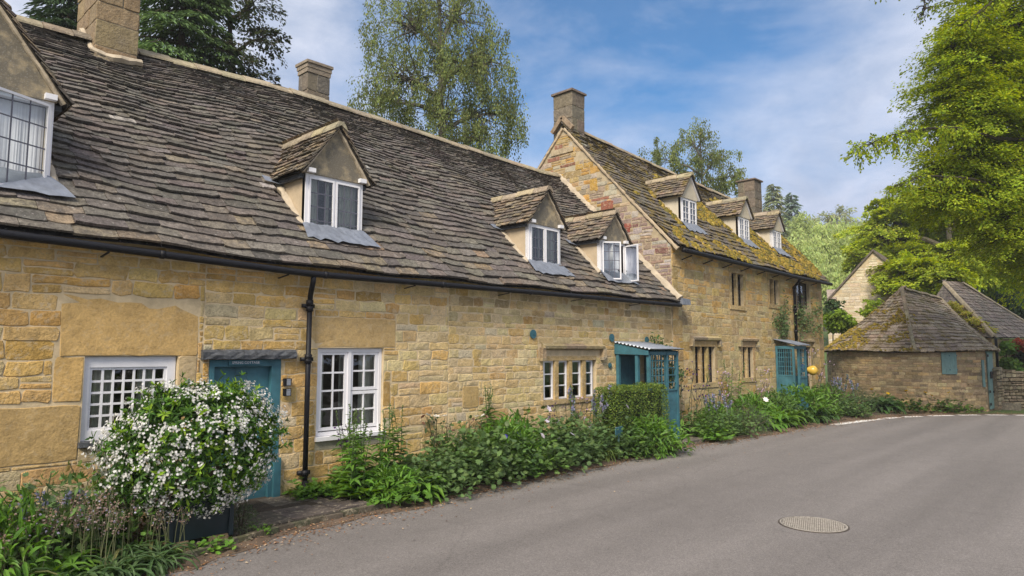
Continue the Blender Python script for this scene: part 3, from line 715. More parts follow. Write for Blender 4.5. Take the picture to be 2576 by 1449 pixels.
wt=MB();T=wall_T(YH)
hh=[(15.43,16.50,1.06,1.98),(18.16,18.86,1.12,1.98),(17.60,18.36,3.12,4.02),(20.19,20.86,3.28,4.05),(22.35,23.50,3.27,4.14),(20.60,21.35,-.05,1.95),(22.40,23.40,.5,2.0)]
sheet_holes(wt,T,HX0,HX1,-.3,4.42,hh,.20)
hs=[(h[0]-.13,h[1]+.13,h[2]-.12,h[3]+.13) if h[2]>0 else h for h in hh]
stones(wt,T,HX0,HX1,-.25,4.40,hs,(.13,.235),(.18,.55),lambda u,v:pal(GREYED,.16) if v<3.4 else pal(HONEY if rng.random()<.45 else GREYED,.16),.005,.007,wob=.03,jit=.026,splitp=.22)
# quoins at both corners of the front
for x0,s in ((HX0,1),(HX1,-1)):
    z=-.2
    while z<4.2:
        h=rng.uniform(.26,.38);w=rng.choice((.28,.46));a,b=(x0,x0+w) if s>0 else (x0-w,x0)
        one_stone(wt,wall_T(YH-.006),(a,b,z,min(z+h,4.38)),pal([(2,(.40,.28,.12)),(1,(.36,.27,.15))]),.012,.012,1,.008);z+=h
gx=MB()
TG=lambda a:np.column_stack([HX0-a[:,2],a[:,0],a[:,1]])
ya,zf=11.5,lambda y: 4.40+(y-8.17)*1.105 if y<11.5 else 4.40+(11.5-8.17)*1.105-(y-11.5)*1.105
gx.add([(HX0,YH,-.3),(HX0,YH,4.40),(HX0,11.5,8.07),(HX0,14.8,4.4),(HX0,14.8,-.3)],[(0,1,2,3,4)])
keep=lambda q: max(zf(q[0]),zf(q[1]))>q[3]-.02 and min(zf(q[0]),zf(q[1]))>q[2]+.0 and q[3]>2.6+((q[0]+q[1])/2-8.0)*(1 if q[0]<11.8 else -1)
def gcol(u,v):
    if v>6.35: return pal(UPPER,.15)
    if v>5.6: return pal(UPPER if rng.random()<.55 else REDDISH,.15)
    return pal(REDDISH,.18)
stones(gx,TG,YH,14.7,2.7,8.05,[],(.08,.19),(.12,.46),gcol,.010,.010,keep=keep,wob=.05,jit=.035,splitp=.35)
for r,c in (((9.85,10.25,5.35,5.78),(.27,.10,.065)),((9.35,9.62,4.85,5.1),(.25,.07,.05)),((10.35,10.6,6.1,6.45),(.46,.28,.07)),((9.1,9.5,4.3,4.5),(.30,.20,.15))): one_stone(gx,lambda a:TG(a+np.array((0,0,.012))),r,c,.014,.01,1,.02)
mk('gable_wall',gx,[M['mortar2'],M['rubble']],hou)
wt.box(HX1-.2,HX1-.001,YH+.001,14.8,-.3,4.3,(.4,.3,.15),1);wt.add([(HX1-.001,YH,4.3),(HX1-.001,14,4.3),(HX1-.001,10.7,7.1)],[(0,1,2)],(.4,.3,.15),1);wt.box(HX0+.1,HX1-.2,14.6,14.8,-.3,4.3,(.4,.3,.15),1)
mk('wall',wt,[M['mortar2'],M['stone2']],hou)
rf=MB();xs=np.linspace(HX0-.06,HX1+.08,50);ss=np.linspace(-.05,5.0,16);k=len(xs)
v=hou_T(np.array([(x,s,-.012) for s in ss for x in xs]));rf.add(v,np.array([(i*k+j,i*k+j+1,(i+1)*k+j+1,(i+1)*k+j) for i in range(len(ss)-1) for j in range(k-1)]),(.03,.027,.025))
top=v[-k:];bk=top.copy();bk[:,1]=2*bk[:,1]-8.0;bk[:,2]=4.3;rf.add(np.concatenate([top,bk]),np.array([(j,j+1,k+j+1,k+j) for j in range(k-1)]),(.1,.085,.07))
dh=[(xc-hw-.02,xc+hw+.02,(yf-8.0)*1.486-.02,(zh-4.3)*1.35+.1) for xc,hw,yf,zs,zh,zt in DORM2]
slates(rf,hou_T,4.98,lambda s:(HX0-.07,HX1+.09),.21,.11,.34,.22,slate_col,dh)
mk('roof',rf,M['slate_moss'],hou)
rd=MB();ridge_stones(rd,[(x,8.0+(hridge(x)-4.3)/1.1,hridge(x)+.05) for x in np.linspace(14.95,24.75,30)],.46,.17,.12);mk('ridge_capping',rd,M['ridge'],hou)
vg=MB();fillet(vg,[(HX0-.03,8.02,4.30),(HX0-.03,11.44,8.03)],.09,.03,(-1,0,0));fillet(vg,[(HX0-.03,11.5,8.05),(HX0-.03,14.6,4.62)],.09,.03,(-1,0,0));mk_each('verge_mortar',vg,M['render'],hou)
fl=MB();fillet(fl,[(HX0-.05,7.98,3.09),(HX0-.05,9.4,4.50),(HX0-.05,10.6,5.68),(HX0-.05,11.65,6.72)],.17,.075,(-.75,-.45,.48));mk('lime_fillet',fl,M['fillet'],hou)
# moss cushions lodged on the slates
ms=MB()
def moss_at(P,r,col):
    a=np.arange(7)*2*math.pi/7+rng.random();pts=[P+np.array((math.cos(t)*r*rng.uniform(.7,1.3),math.sin(t)*r*.7*rng.uniform(.7,1.3),-.01+math.sin(t)*r*.7)) for t in a]
    mid=[P+(q-P)*.6+np.array((0,-.25*r,.35*r)) for q in pts]
    ms.add(np.array(pts+mid+[P+np.array((0,-.4*r,.5*r))]),[(k,(k+1)%7,7+(k+1)%7,7+k) for k in range(7)]+[(7+k,7+(k+1)%7,14) for k in range(7)],col)
from mathutils import noise as mno, Vector
for i in range(7500):
    x=rng.uniform(14.6,24.7);s=rng.uniform(0,4.6)
    nn=mno.noise(Vector((x*.55,s*.8,3.3)))+.5*mno.noise(Vector((x*1.9,s*1.9,7.7)))
    near=max((math.exp(-((x-(d[0]-d[1]-.12))**2/.03))*(1 if .9<s<2.6 else 0)) for d in DORM2)
    if nn+.9*near<.03+.09*s-.03*min(4,max(0,x-16)): continue
    if any(d[0]-d[1]<x<d[0]+d[1] and .9<s<2.2 for d in DORM2): continue
    P=hou_T(np.array([(x,s,.055)]))[0];moss_at(P,rng.uniform(.025,.085),pal([(3,(.25,.175,.032)),(2,(.18,.135,.03)),(2,(.115,.098,.027)),(.7,(.31,.225,.06))],.2))
mk('moss',ms,m_attr('moss',.95,.35,60,.6,.1),hou,True,kind='stuff')
for p in DORM2: dormer(hou,*p,zr2,1.1,style='house',curt=False,moss=True)
chimney(hou,14.42,15.0,11.2,11.87,7.35,9.08)
cg=MB()
for sg in (-1,1): cg.bar((14.36,11.5+sg*.36,7.98),(14.36,11.5,8.36),.12,.10,(.30,.22,.15),up=(1,0,0))
mk('gablet',cg,M['chimney'],hou)
chimney(hou,24.05,24.68,10.2,10.85,6.3,8.2,cap=.05)
gt=MB();xs=np.linspace(14.46,24.85,30);gt.tube(np.column_stack([xs,np.full(30,7.92),np.interp(xs,[14.4,22,24.8],[4.27,4.19,4.20])]),.058,10)
for x in np.arange(14.9,24.6,1.1): gt.bar((x,7.93,4.18),(x,YH,4.10),.03,.02)
mk('gutter',gt,M['black'],hou,True)
dp=MB();dp.tube([(21.98,7.93,4.18),(21.98,8.0,4.05),(21.98,8.13,3.93),(21.98,8.13,2.08)],.045,10)
for z in (3.9,3.2,2.5): dp.tube([(21.98,8.13,z-.04),(21.98,8.13,z+.04)],.06,10)
mk('downpipe',dp,M['black'],hou,True)
ca=MB();ca.box(14.36,14.72,7.90,8.18,2.96,3.10,jit=.01);mk('lead_corner',ca,M['lead'],cot)

def mullion_win(parent,x0,x1,z0,z1,nl,y=YH,hm=True,iron=False,lead=(2,5)):
    w=thing('window',((x0+x1)/2,y,z0));w.parent=parent;w.location=WL[w]-WL[parent]
    s=MB();c=lambda:pal([(2,(.40,.28,.125)),(2,(.43,.31,.16)),(1,(.34,.25,.13))],.08);p=y-.014
    if not iron:
        for a,b in ((x0-.135,x0+.0),(x1-.0,x1+.135)):
            z=z0
            while z<z1-.02:
                h=min(rng.uniform(.28,.5),z1-z);s.box(a+.002,b-.002,p,y+.10,z,z+h-.005,c(),0,.003);z+=h
        s.box(x0-.14,x1+.14,p-.002,y+.10,z1+.001,z1+.135,c(),0,.003);s.box(x0-.15,x1+.15,p-.012,y+.10,z0-.12,z0-.001,c(),0,.003)
        mw_=.085
        for k in range(1,nl): x=x0+(x1-x0)*k/nl;s.box(x-mw_/2,x+mw_/2,y+.01,y+.14,z0,z1,c(),0,.003)
        mk('stone_surround',s,M['mullion'],w)
    fr,gl,ld=MB(),MB(),Bars()
    for k in range(nl):
        a=x0+(x1-x0)*k/nl+(.045 if k else .005);b=x0+(x1-x0)*(k+1)/nl-(.045 if k<nl-1 else .005)
        sash(fr,gl,ld,a,b,z0+.004,z1-.004,y+.09,.022,lead[0],lead[1],True,th=.03)
    mk('window_frame',fr,M['black'],w);mk_each('pane',gl,M['glass'],w);ld.link('lead_cames',M['leadline'],w)
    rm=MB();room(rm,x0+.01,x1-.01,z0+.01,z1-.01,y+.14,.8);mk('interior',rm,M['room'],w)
    if hm: hood(parent,x0-.2,x1+.22,z1+.20,.10,y)
    return w
mullion_win(hou,*hh[0][:4],3);mullion_win(hou,*hh[1],2);mullion_win(hou,*hh[2],2,hm=False,lead=(2,4));mullion_win(hou,*hh[3],2,hm=False,lead=(2,4))
mullion_win(hou,*hh[4],2,hm=False,iron=True,lead=(3,4));mullion_win(hou,*hh[6],2)
# second porch
p2=thing('porch',(20.9,7.9,0),'teal porch with lattice sides and lead roof');p2.parent=hou;p2.location=WL[p2]-WL[hou]
a0,a1,yf_=20.42,21.43,7.64
b=MB()
for x,y in ((a0+.03,8.16),(a0+.03,yf_+.03),(a0+.42,yf_+.03),(a1-.03,yf_+.03),(a1-.03,8.16)): b.box(x-.03,x+.03,y-.03,y+.03,-.02,2.0)
mk_each('post',b,M['teal'],p2);b=MB();b.box(a0,a1,yf_+.002,yf_+.058,1.93,2.02);b.box(a0+.002,a0+.058,yf_+.06,8.2,1.93,2.02);mk_each('beam',b,M['teal'],p2)
b=MB()
for y in np.arange(yf_+.065,8.12,.115): b.box(a0+.015,a0+.04,y,y+.112,0,1.12)
b.box(a0+.48,a1-.065,yf_+.012,yf_+.04,0,1.05);b.box(a0+.005,a0+.05,yf_+.06,8.13,1.12,1.16);b.box(a0+.46,a1-.06,yf_-.004,yf_+.05,1.05,1.09);b.box(a1-.04,a1-.015,yf_+.06,8.13,0,1.1);mk('boarding',b,M['teal'],p2)
b=MB()
for y in np.linspace(yf_+.12,8.08,6): b.box(a0+.018,a0+.032,y-.009,y+.009,1.16,1.93)
for z in np.linspace(1.27,1.82,5): b.box(a0+.033,a0+.046,yf_+.06,8.13,z-.009,z+.009)
for x in np.linspace(a0+.54,a1-.12,4): b.box(x-.009,x+.009,yf_+.014,yf_+.028,1.09,1.93)
for z in np.linspace(1.23,1.82,5): b.box(a0+.46,a1-.06,yf_+.029,yf_+.042,z-.009,z+.009)
mk('lattice',b,M['teal'],p2)
cr=MB();corrugated(cr,a0-.10,a1+.08,8.20,2.22,yf_-.10,2.05);mk('porch_roof',cr,M['lead'],p2,True)
d3=MB()
for k in range(5): d3.box(20.61+k*.148,20.61+k*.148+.145,8.30,8.34,0,1.94)
mk('door',d3,M['teal'],hou)

# ------------------------------------------------------------------ stone shed at the bend
def gpt(u,v,z=-.05):
    d=FW+RT*((u-1288)/F_PX)-UP*((v-724.5)/F_PX);t=(z-CAM_H)/d[2];return np.array((d[0]*t,d[1]*t))
def zat(x,y,v):
    """height of the point over (x,y) seen at picture row v"""
    for _ in range(1):
        k=-(v-724.5)/F_PX
        # (P.UP)=k*(P.FW), P=(x,y,h)
        num=k*(x*FW[0]+y*FW[1])-(x*UP[0]+y*UP[1]);return CAM_H+num/(UP[2]-k*FW[2])
def chaikin(P,n=2):
    P=np.asarray(P,float)
    for _ in range(n):
        Q=[P[0]]
        for a,b in zip(P,P[1:]): Q+=[a*.75+b*.25,a*.25+b*.75]
        P=np.array(Q+[P[-1]])
    return P
shed=thing('shed',(26.5,6,0),'stone shed at the road bend with hipped mossy slate roof, teal shutter and narrow door','shed')
SA0,SA,SB,SC_,SD,SE=(31.5,10.35),(25.9,8.5),(25.05,5.5),(25.95,3.95),(27.35,3.72),(36.0,4.9)
SP=chaikin([SA0,SA,SB,SC_,SD,SE],2)
sd=np.r_[0,np.cumsum(np.linalg.norm(np.diff(SP,axis=0),axis=1))]
sxy=lambda u: np.column_stack([np.interp(u,sd,SP[:,0]),np.interp(u,sd,SP[:,1])])
def snrm(u):
    t=sxy(u+.05)-sxy(u-.05);t/=np.linalg.norm(t,axis=1)[:,None];return np.column_stack([t[:,1],-t[:,0]])*-1
def shed_T(a):
    p=sxy(a[:,0])-0*a[:,:2];n=snrm(a[:,0]);cen=np.array((28.3,6.5));sg=np.sign(((p-cen)*n).sum(1))[:,None]
    q=p+n*sg*a[:,2:3];return np.column_stack([q,a[:,1]])
def u_of(p): return sd[0]+np.interp(np.argmin(np.linalg.norm(sxy(np.linspace(0,sd[-1],3000))-np.asarray(p)[None],axis=1)),[0,2999],[0,sd[-1]])
def u_px(px):
    us=np.linspace(0,sd[-1],4000);p=sxy(us);d=p[:,0]*FW[0]+p[:,1]*FW[1]-0*FW[2];x=1288+F_PX*(p[:,0]*RT[0]+p[:,1]*RT[1])/d
    ok=us<u_of((27.8,3.85));return us[ok][np.argmin(abs(x[ok]-px))]
uB,uC,uD=u_of(SB),u_of(SC_),u_of(SD)
us0,us1=u_px(2366),u_px(2403);ud0,ud1=u_px(2479),u_px(2502);ut0,ut1=u_px(2465.5),u_px(2471)
sw=MB();n=90;uu=np.linspace(0,sd[-1],n);g=np.array([(u,z,0) for z in (-.3,1.95) for u in uu]);sw.add(shed_T(g),np.array([(j,j+1,n+j+1,n+j) for j in range(n-1)]))
shl=[(us0,us1,1.13,1.88),(ud0-.06,ud1+.06,-.1,1.88)]
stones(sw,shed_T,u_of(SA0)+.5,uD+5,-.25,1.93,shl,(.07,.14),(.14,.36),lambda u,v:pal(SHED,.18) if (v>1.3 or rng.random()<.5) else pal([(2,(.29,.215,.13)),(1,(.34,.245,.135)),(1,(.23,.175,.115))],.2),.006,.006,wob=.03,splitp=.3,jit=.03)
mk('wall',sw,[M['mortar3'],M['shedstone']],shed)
sh=MB();k=7
for i in range(k): a=us0+(us1-us0)*i/k;b_=us0+(us1-us0)*(i+1)/k-.004;g=np.array([(a,1.13,.02),(b_,1.13,.02),(b_,1.87,.02),(a,1.87,.02),(a,1.13,.05),(b_,1.13,.05),(b_,1.87,.05),(a,1.87,.05)]);sh.add(shed_T(g),[(4,5,6,7),(0,1,5,4),(1,2,6,5),(2,3,7,6),(3,0,4,7)])
sho=mk('shutter',sh,M['teal_old'],shed)
hg=MB()
for z in (1.27,1.72):
    g=np.array([(us1-.22,z-.02,.052),(us1+.02,z-.02,.052),(us1+.02,z+.02,.052),(us1-.22,z+.02,.052)]);hg.add(shed_T(g),[(0,1,2,3)])
mk('hinge',hg,M['teal'],sho)
dd=MB();k=4
def upanel(mb,a,b,z0,z1,d0,d1,col=(1,1,1)):
    g=np.array([(a,z0,d0),(b,z0,d0),(b,z1,d0),(a,z1,d0),(a,z0,d1),(b,z0,d1),(b,z1,d1),(a,z1,d1)],float);mb.add(shed_T(g),[(4,5,6,7),(0,1,5,4),(1,2,6,5),(2,3,7,6),(3,0,4,7)],col)
for i in range(k): upanel(dd,ud0+(ud1-ud0)*i/k,ud0+(ud1-ud0)*(i+1)/k-.006,.0,1.80,.015,.05)
upanel(dd,ud0-.05,ud1+.05,1.80,1.88,.01,.065)
do=mk('door',dd,M['teal_old'],shed)
bb=MB();um=(ud0+ud1)/2;L_=ud1-ud0
upanel(bb,ud0+L_*.12,ud0+L_*.45,.98,1.20,.052,.075);upanel(bb,ud0+L_*.5,ud0+L_*.8,1.12,1.18,.052,.08);upanel(bb,um,um+L_*.2,.50,.56,.052,.08)
for z in (.12,.52,1.68): upanel(bb,ud0-.04,ud0+.05,z,z+.08,.052,.07)
mk('lock',bb,M['black'],do)
tb=MB();upanel(tb,ut0,ut1,.72,1.58,.01,.04);mk('slot_board',tb,M['teal_old'],shed)
A1=np.array((27.6,6.35));A2=np.array((33.0,6.2))
R1=np.array((*A1,zat(*A1,728)));R2=np.array((*A2,zat(*A2,753)))
def sroof_T(a):
    u,s,nn=a[:,0],a[:,1],a[:,2];p=sxy(u);q=snrm(u);cen=np.array((28.3,6.5));sg=np.sign(((p-cen)*q).sum(1))[:,None]
    e=np.column_stack([p+q*sg*.16,np.full(len(u),1.86)])
    t=np.clip((u-uB)/(uD-uB),0,1)[:,None];top=R1*(1-t)+R2*t
    left=np.clip((uB-u)/(uB-u_of(SA)),0,1)[:,None]
    f=(s/3.2)[:,None];P=e+(top-e)*f
    nv=np.column_stack([q*sg*.6,np.full(len(u),.8)]);P=P+nv*(nn+.03*np.sin(u*1.3+s))[:,None]+np.array((0,0,-.10))*np.sin(np.clip(f,0,1)*math.pi)
    return P
sr=MB();uu=np.linspace(.2,sd[-1],70);ss=np.linspace(-.02,3.2,12);n=70;g=np.array([(u,s,-.015) for s in ss for u in uu]);sr.add(sroof_T(g),np.array([(i*n+j,i*n+j+1,(i+1)*n+j+1,(i+1)*n+j) for i in range(11) for j in range(n-1)]),(.04,.035,.03))
back=[R1,R2,np.array((36,8.4,1.8)),np.array((31.5,10.3,1.8))];sr.add(back,[(0,1,2,3)],(.1,.08,.07))
slates(sr,sroof_T,3.15,lambda s:(.3,sd[-1]-.1),.20,.12,.30,.55,lambda f:pal([(3,(.42,.325,.235)),(3,(.35,.27,.20)),(1,(.48,.39,.29)),(1,(.25,.195,.15))],.2),keep=lambda u,s:True)
mk('roof',sr,M['slate_moss2'],shed)
hp=MB()
e=lambda u:sroof_T(np.array([(u,s,.05) for s in np.linspace(0,3.15,9)]))
for pts_,w_ in ((e(uB),.07),([R1+(0,0,.06),R2+(0,0,.06)],.12),(e(uD+.25),.08)): hp=MB();ridge_stones(hp,pts_,.4,w_,.065,lambda:pal([(2,(.34,.28,.18)),(1,(.28,.23,.16))]));mk('hip_capping',hp,M['ridge'],shed)
sm_=MB();ms=sm_
for i in range(2600):
    u=rng.uniform(.3,uB+.35*(1 if rng.random()<.2 else 0));s=rng.uniform(0,2.2)
    if mno.noise(Vector((u*1.3,s*1.5,1.1)))<-.10+.12*s: continue
    P=sroof_T(np.array([(u,s,.05)]))[0];moss_at(P,rng.uniform(.03,.08),pal([(3,(.27,.19,.032)),(2,(.18,.14,.03)),(1,(.33,.23,.05))],.2))
mk('moss',sm_,bpy.data.materials['moss'],shed,True,kind='stuff')

# ------------------------------------------------------------------ barn gable and second hipped roof behind
barn=thing('barn',at(2206,885,34),'pale stone barn gable behind the shed with small dark window','barn')
bw=MB();dpt=34
LE,AP,RE=at(2080,757,35.4),at(2206,628,34),at(2336,750,32.6)
ux=RE-LE;ux[2]=0;bl=np.linalg.norm(ux);ux/=bl;nb=np.array((ux[1],-ux[0],0));nb*=-np.sign(nb@FW)
def barn_T(a): return LE*np.array((1,1,0))+a[:,0:1]*ux+np.array((0,0,1))*a[:,1:2]+nb*a[:,2:3]
zE,zA=LE[2],AP[2];um=bl*.5
hz=lambda u: zE+(zA-zE)*(1-abs(u-um)/um)
bw.add(barn_T(np.array([(0,-.3,0),(bl,-.3,0),(bl,zE,0),(um,zA,0),(0,zE,0)],float)),[(0,1,2,3,4)])
wu0,wu1=(at(2174,770,dpt)-LE)@ux,(at(2211,770,dpt)-LE)@ux;wz0,wz1=at(2190,796,dpt)[2],at(2190,759,dpt)[2]
bh=[(wu0,wu1,wz0,wz1)]
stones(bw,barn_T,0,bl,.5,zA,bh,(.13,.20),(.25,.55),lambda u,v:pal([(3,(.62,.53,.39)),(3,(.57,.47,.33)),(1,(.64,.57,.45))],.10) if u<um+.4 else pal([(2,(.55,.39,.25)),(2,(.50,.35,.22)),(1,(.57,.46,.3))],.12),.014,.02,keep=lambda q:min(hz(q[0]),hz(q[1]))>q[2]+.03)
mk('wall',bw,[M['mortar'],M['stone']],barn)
bwn=thing('window',barn_T(np.array([(wu0,wz0,0)]))[0]);bwn.parent=barn;bwn.location=WL[bwn]-WL[barn]
b=MB();q=barn_T(np.array([(wu0,wz0,-.02),(wu1,wz0,-.02),(wu1,wz1,-.02),(wu0,wz1,-.02)]));b.add(q,[(0,1,2,3)]);mk('pane',b,M['room'],bwn)
b=MB()
for a_,c_ in (((wu0-.12,wz0-.1),(wu0,wz1+.12)),((wu1,wz0-.1),(wu1+.12,wz1+.12)),((wu0,wz1),(wu1,wz1+.14)),((wu0,wz0-.12),(wu1,wz0)),(((wu0+wu1)/2-.05,wz0),((wu0+wu1)/2+.05,wz1))):
    g=np.array([(a_[0],a_[1],.03),(c_[0],a_[1],.03),(c_[0],c_[1],.03),(a_[0],c_[1],.03)]);b.add(barn_T(g),[(0,1,2,3)],(.40,.34,.24))
mk('window_frame',b,M['mullion'],bwn)
br=MB()
for s0,s1 in (((-.15,zE-.12),(um,zA+.06)),((bl+.15,zE-.12),(um,zA+.06))):
    g=np.array([(s0[0],s0[1],.12),(s1[0],s1[1],.12),(s1[0],s1[1],-11),(s0[0],s0[1],-11),(s0[0],s0[1]-.12,.12),(s1[0],s1[1]-.12,.12)]);br.add(barn_T(g),[(0,1,2,3),(0,4,5,1)],(.15,.12,.095))
mk('roof',br,M['slate'],barn)
b=MB();w0,w1=at(2330,752,35.5),at(2352,764,35.5);z0_=w0[2]
b.add([at(2296,712,36),at(2350,765,34.2),at(2390,775,36),at(2330,712,38)],[(0,1,2,3)],(.10,.085,.075))
mk('wing_roof',b,M['slate'],barn)
b=MB();b.add([at(2081,750,35.5),at(2103,752,34.6),at(2112,727,37),at(2079,729,38)],[(0,1,2,3)],(.42,.33,.27));mk('lean_to_roof',b,M['slate'],barn)

out=thing('outbuilding',at(2480,885,29),'outbuilding with long grey hipped slate roof behind the shed','outbuilding')
AX=at(2376,713,30);TRr=AX+np.array((.5,-.6,-.02));Q=at(2502,849,26.3);QR=at(2640,851,30.5);QL=at(2290,849,30.5)
ow=MB()
for a,b_ in ((Q,QR),(QL,Q)):
    a=a+(AX-Q)*np.array((.06,.06,0));b_=b_+(AX-Q)*np.array((.06,.06,0))
    L=np.linalg.norm((b_-a)[:2]);dx=(b_-a)/L;nn=np.array((dx[1],-dx[0],0));nn*=-np.sign(nn@FW)
    TT=lambda q,a=a,dx=dx,nn=nn:np.array((a[0],a[1],0))+q[:,0:1]*np.array((dx[0],dx[1],0))+q[:,1:2]*np.array((0,0,1))+q[:,2:3]*nn
    sheet_holes(ow,TT,0,L,-.3,a[2]-.02,[],.1);stones(ow,TT,0,min(L,5),.6,a[2]-.05,[],(.1,.17),(.2,.45),lambda u,v:pal(GREYED,.15),.012,.014)
mk('wall',ow,[M['mortar2'],M['stone2']],out)
orf=MB()
def ruled(e0,e1,t0,t1,nrm=(0,0,1)):
    L=np.linalg.norm(e1-e0);S=np.linalg.norm((t0+t1)/2-(e0+e1)/2)
    def TT(a):
        u=(a[:,0]/L)[:,None];f=(a[:,1]/S)[:,None];e=e0+(e1-e0)*u;t=t0+(t1-t0)*u
        return e+(t-e)*f+np.array((-.35,-.35,.85))*a[:,2:3]
    return TT,L,S
for e0,e1,t0,t1 in ((Q,QR,AX,TRr),(QL,Q,AX+(-.02,0,0),AX)):
    TT,L,S=ruled(e0,e1,t0,t1);g_=np.array([(L*i/8,S*j/8,-.03) for j in range(9) for i in range(9)]);orf.add(TT(g_),np.array([(j*9+i,j*9+i+1,(j+1)*9+i+1,(j+1)*9+i) for j in range(8) for i in range(8)]),(.05,.045,.04))
    slates(orf,TT,S-.05,lambda s:(0,L),.24,.16,.34,.55,lambda f:pal([(3,(.20,.165,.14)),(2,(.165,.14,.12)),(1,(.24,.20,.165))],.15))
mk('roof',orf,M['slate_pale'],out)
hp=MB();ridge_stones(hp,[Q+(0,0,.08),AX+(0,0,.08)],.5,.10,.08,lambda:(.34,.28,.19));mk('hip_capping',hp,M['ridge'],out);hp=MB();ridge_stones(hp,[QR+(0,0,.06),TRr+(0,0,.06)],.5,.10,.08,lambda:(.32,.27,.19));mk('hip_capping',hp,M['ridge'],out)
dp=MB();c=at(2505,851,26.1);dp.tube([c,c-(0,0,.15),c-(0,0,2.3)],.05,8);mk('downpipe',dp,M['black'],out,True)

# ------------------------------------------------------------------ garden walls on the right
def dry_wall(P,h,label,name='stone_wall',th=.4,cols=DRY,course=(.07,.15),width=(.14,.42)):
    P=np.asarray(P,float);b=MB();d=np.r_[0,np.cumsum(np.linalg.norm(np.diff(P,axis=0),axis=1))]
    def TT(a):
        x=np.interp(a[:,0],d,P[:,0]);y=np.interp(a[:,0],d,P[:,1]);i=np.clip(np.searchsorted(d,a[:,0])-1,0,len(d)-2);t=(P[i+1]-P[i])/np.linalg.norm(P[i+1]-P[i],axis=1)[:,None]
        n=np.column_stack([t[:,1],-t[:,0]]);n*=-np.sign((n*np.column_stack([x,y])).sum(1))[:,None]
        return np.column_stack([x+n[:,0]*a[:,2],y+n[:,1]*a[:,2],a[:,1]])
    [sheet_holes(b,TT,ua,ub,-.2,h,[],.1,0,(.08,.065,.05)) for ua,ub in zip(d,d[1:])]
    for ua,ub in zip(d,d[1:]): g=TT(np.array([(ua+.001,h-.01,0),(ub,h-.01,0),(ub,h-.01,-th),(ua+.001,h-.01,-th),(ub,-.2,-th),(ua+.001,-.2,-th),(ua+.001,-.2,0)],float));b.add(g,[(0,1,2,3),(3,2,4,5),(0,3,5,6)],(.2,.16,.11),1)
    stones(b,TT,0,d[-1],-.15,h,[],course,width,lambda u,v:pal(cols,.22),.05,.022,wob=.03,jit=.03,splitp=.2)
    u=0
    while u<d[-1]-.05:
        w=rng.uniform(.12,.4);e=min(u+w,d[-1]);hh_=rng.uniform(.05,.12)
        q=np.array([(x,z,dd_) for x in (u+.01,e-.01) for z in (h,h+hh_) for dd_ in (.05,-th-.02)],float);q+=nr.uniform(-.015,.015,q.shape)
        b.add(TT(q),[(0,1,3,2),(4,6,7,5),(0,2,6,4),(1,5,7,3),(2,3,7,6)],pal(cols,.22),1);u=e
    return mk(name,b,[M['gap'],M['drystone']],label=label,cat='wall')
M['gap']=m_plain('wall_gap',(.05,.042,.03),.95,0);M['drystone']=m_stone('dry_stone',stain_amt=.6,stain=(.09,.08,.06))
g0,g1=gpt(2507,1028),gpt(2531,1029)
dry_wall([(27.35,3.66),tuple(g1+(.3,.1))],1.22,'short grey rubble wall joining the shed door corner to the garden wall',cols=[(2,(.33,.265,.17)),(1,(.26,.20,.13)),(1,(.37,.31,.21))])
dry_wall([tuple(gpt(2530,1028)+(.35,.12)),tuple(gpt(2576,1026)+(.2,0)),(29.3,-1.0)],1.12,'dark dry stone garden wall at the far right beside the grass verge')
b=MB();c=gpt(2543,1028);b.box(c[0]-.45,c[0]-.1,c[1]-.32,c[1]+.3,-.1,.14,(.20,.175,.14),0,.03);mk('stone_block',b,M['drystone'],label='low stone block on the grass in front of the dry stone wall',cat='stone')
# wall and hedge across the road behind the viewer (they are what the windows mirror)
dry_wall([(24,-9),(12,-7.2),(-4,-6.5),(-14,-7)],1.5,'long dry stone wall on the far side of the road opposite the cottages',course=(.16,.28),width=(.4,.9))

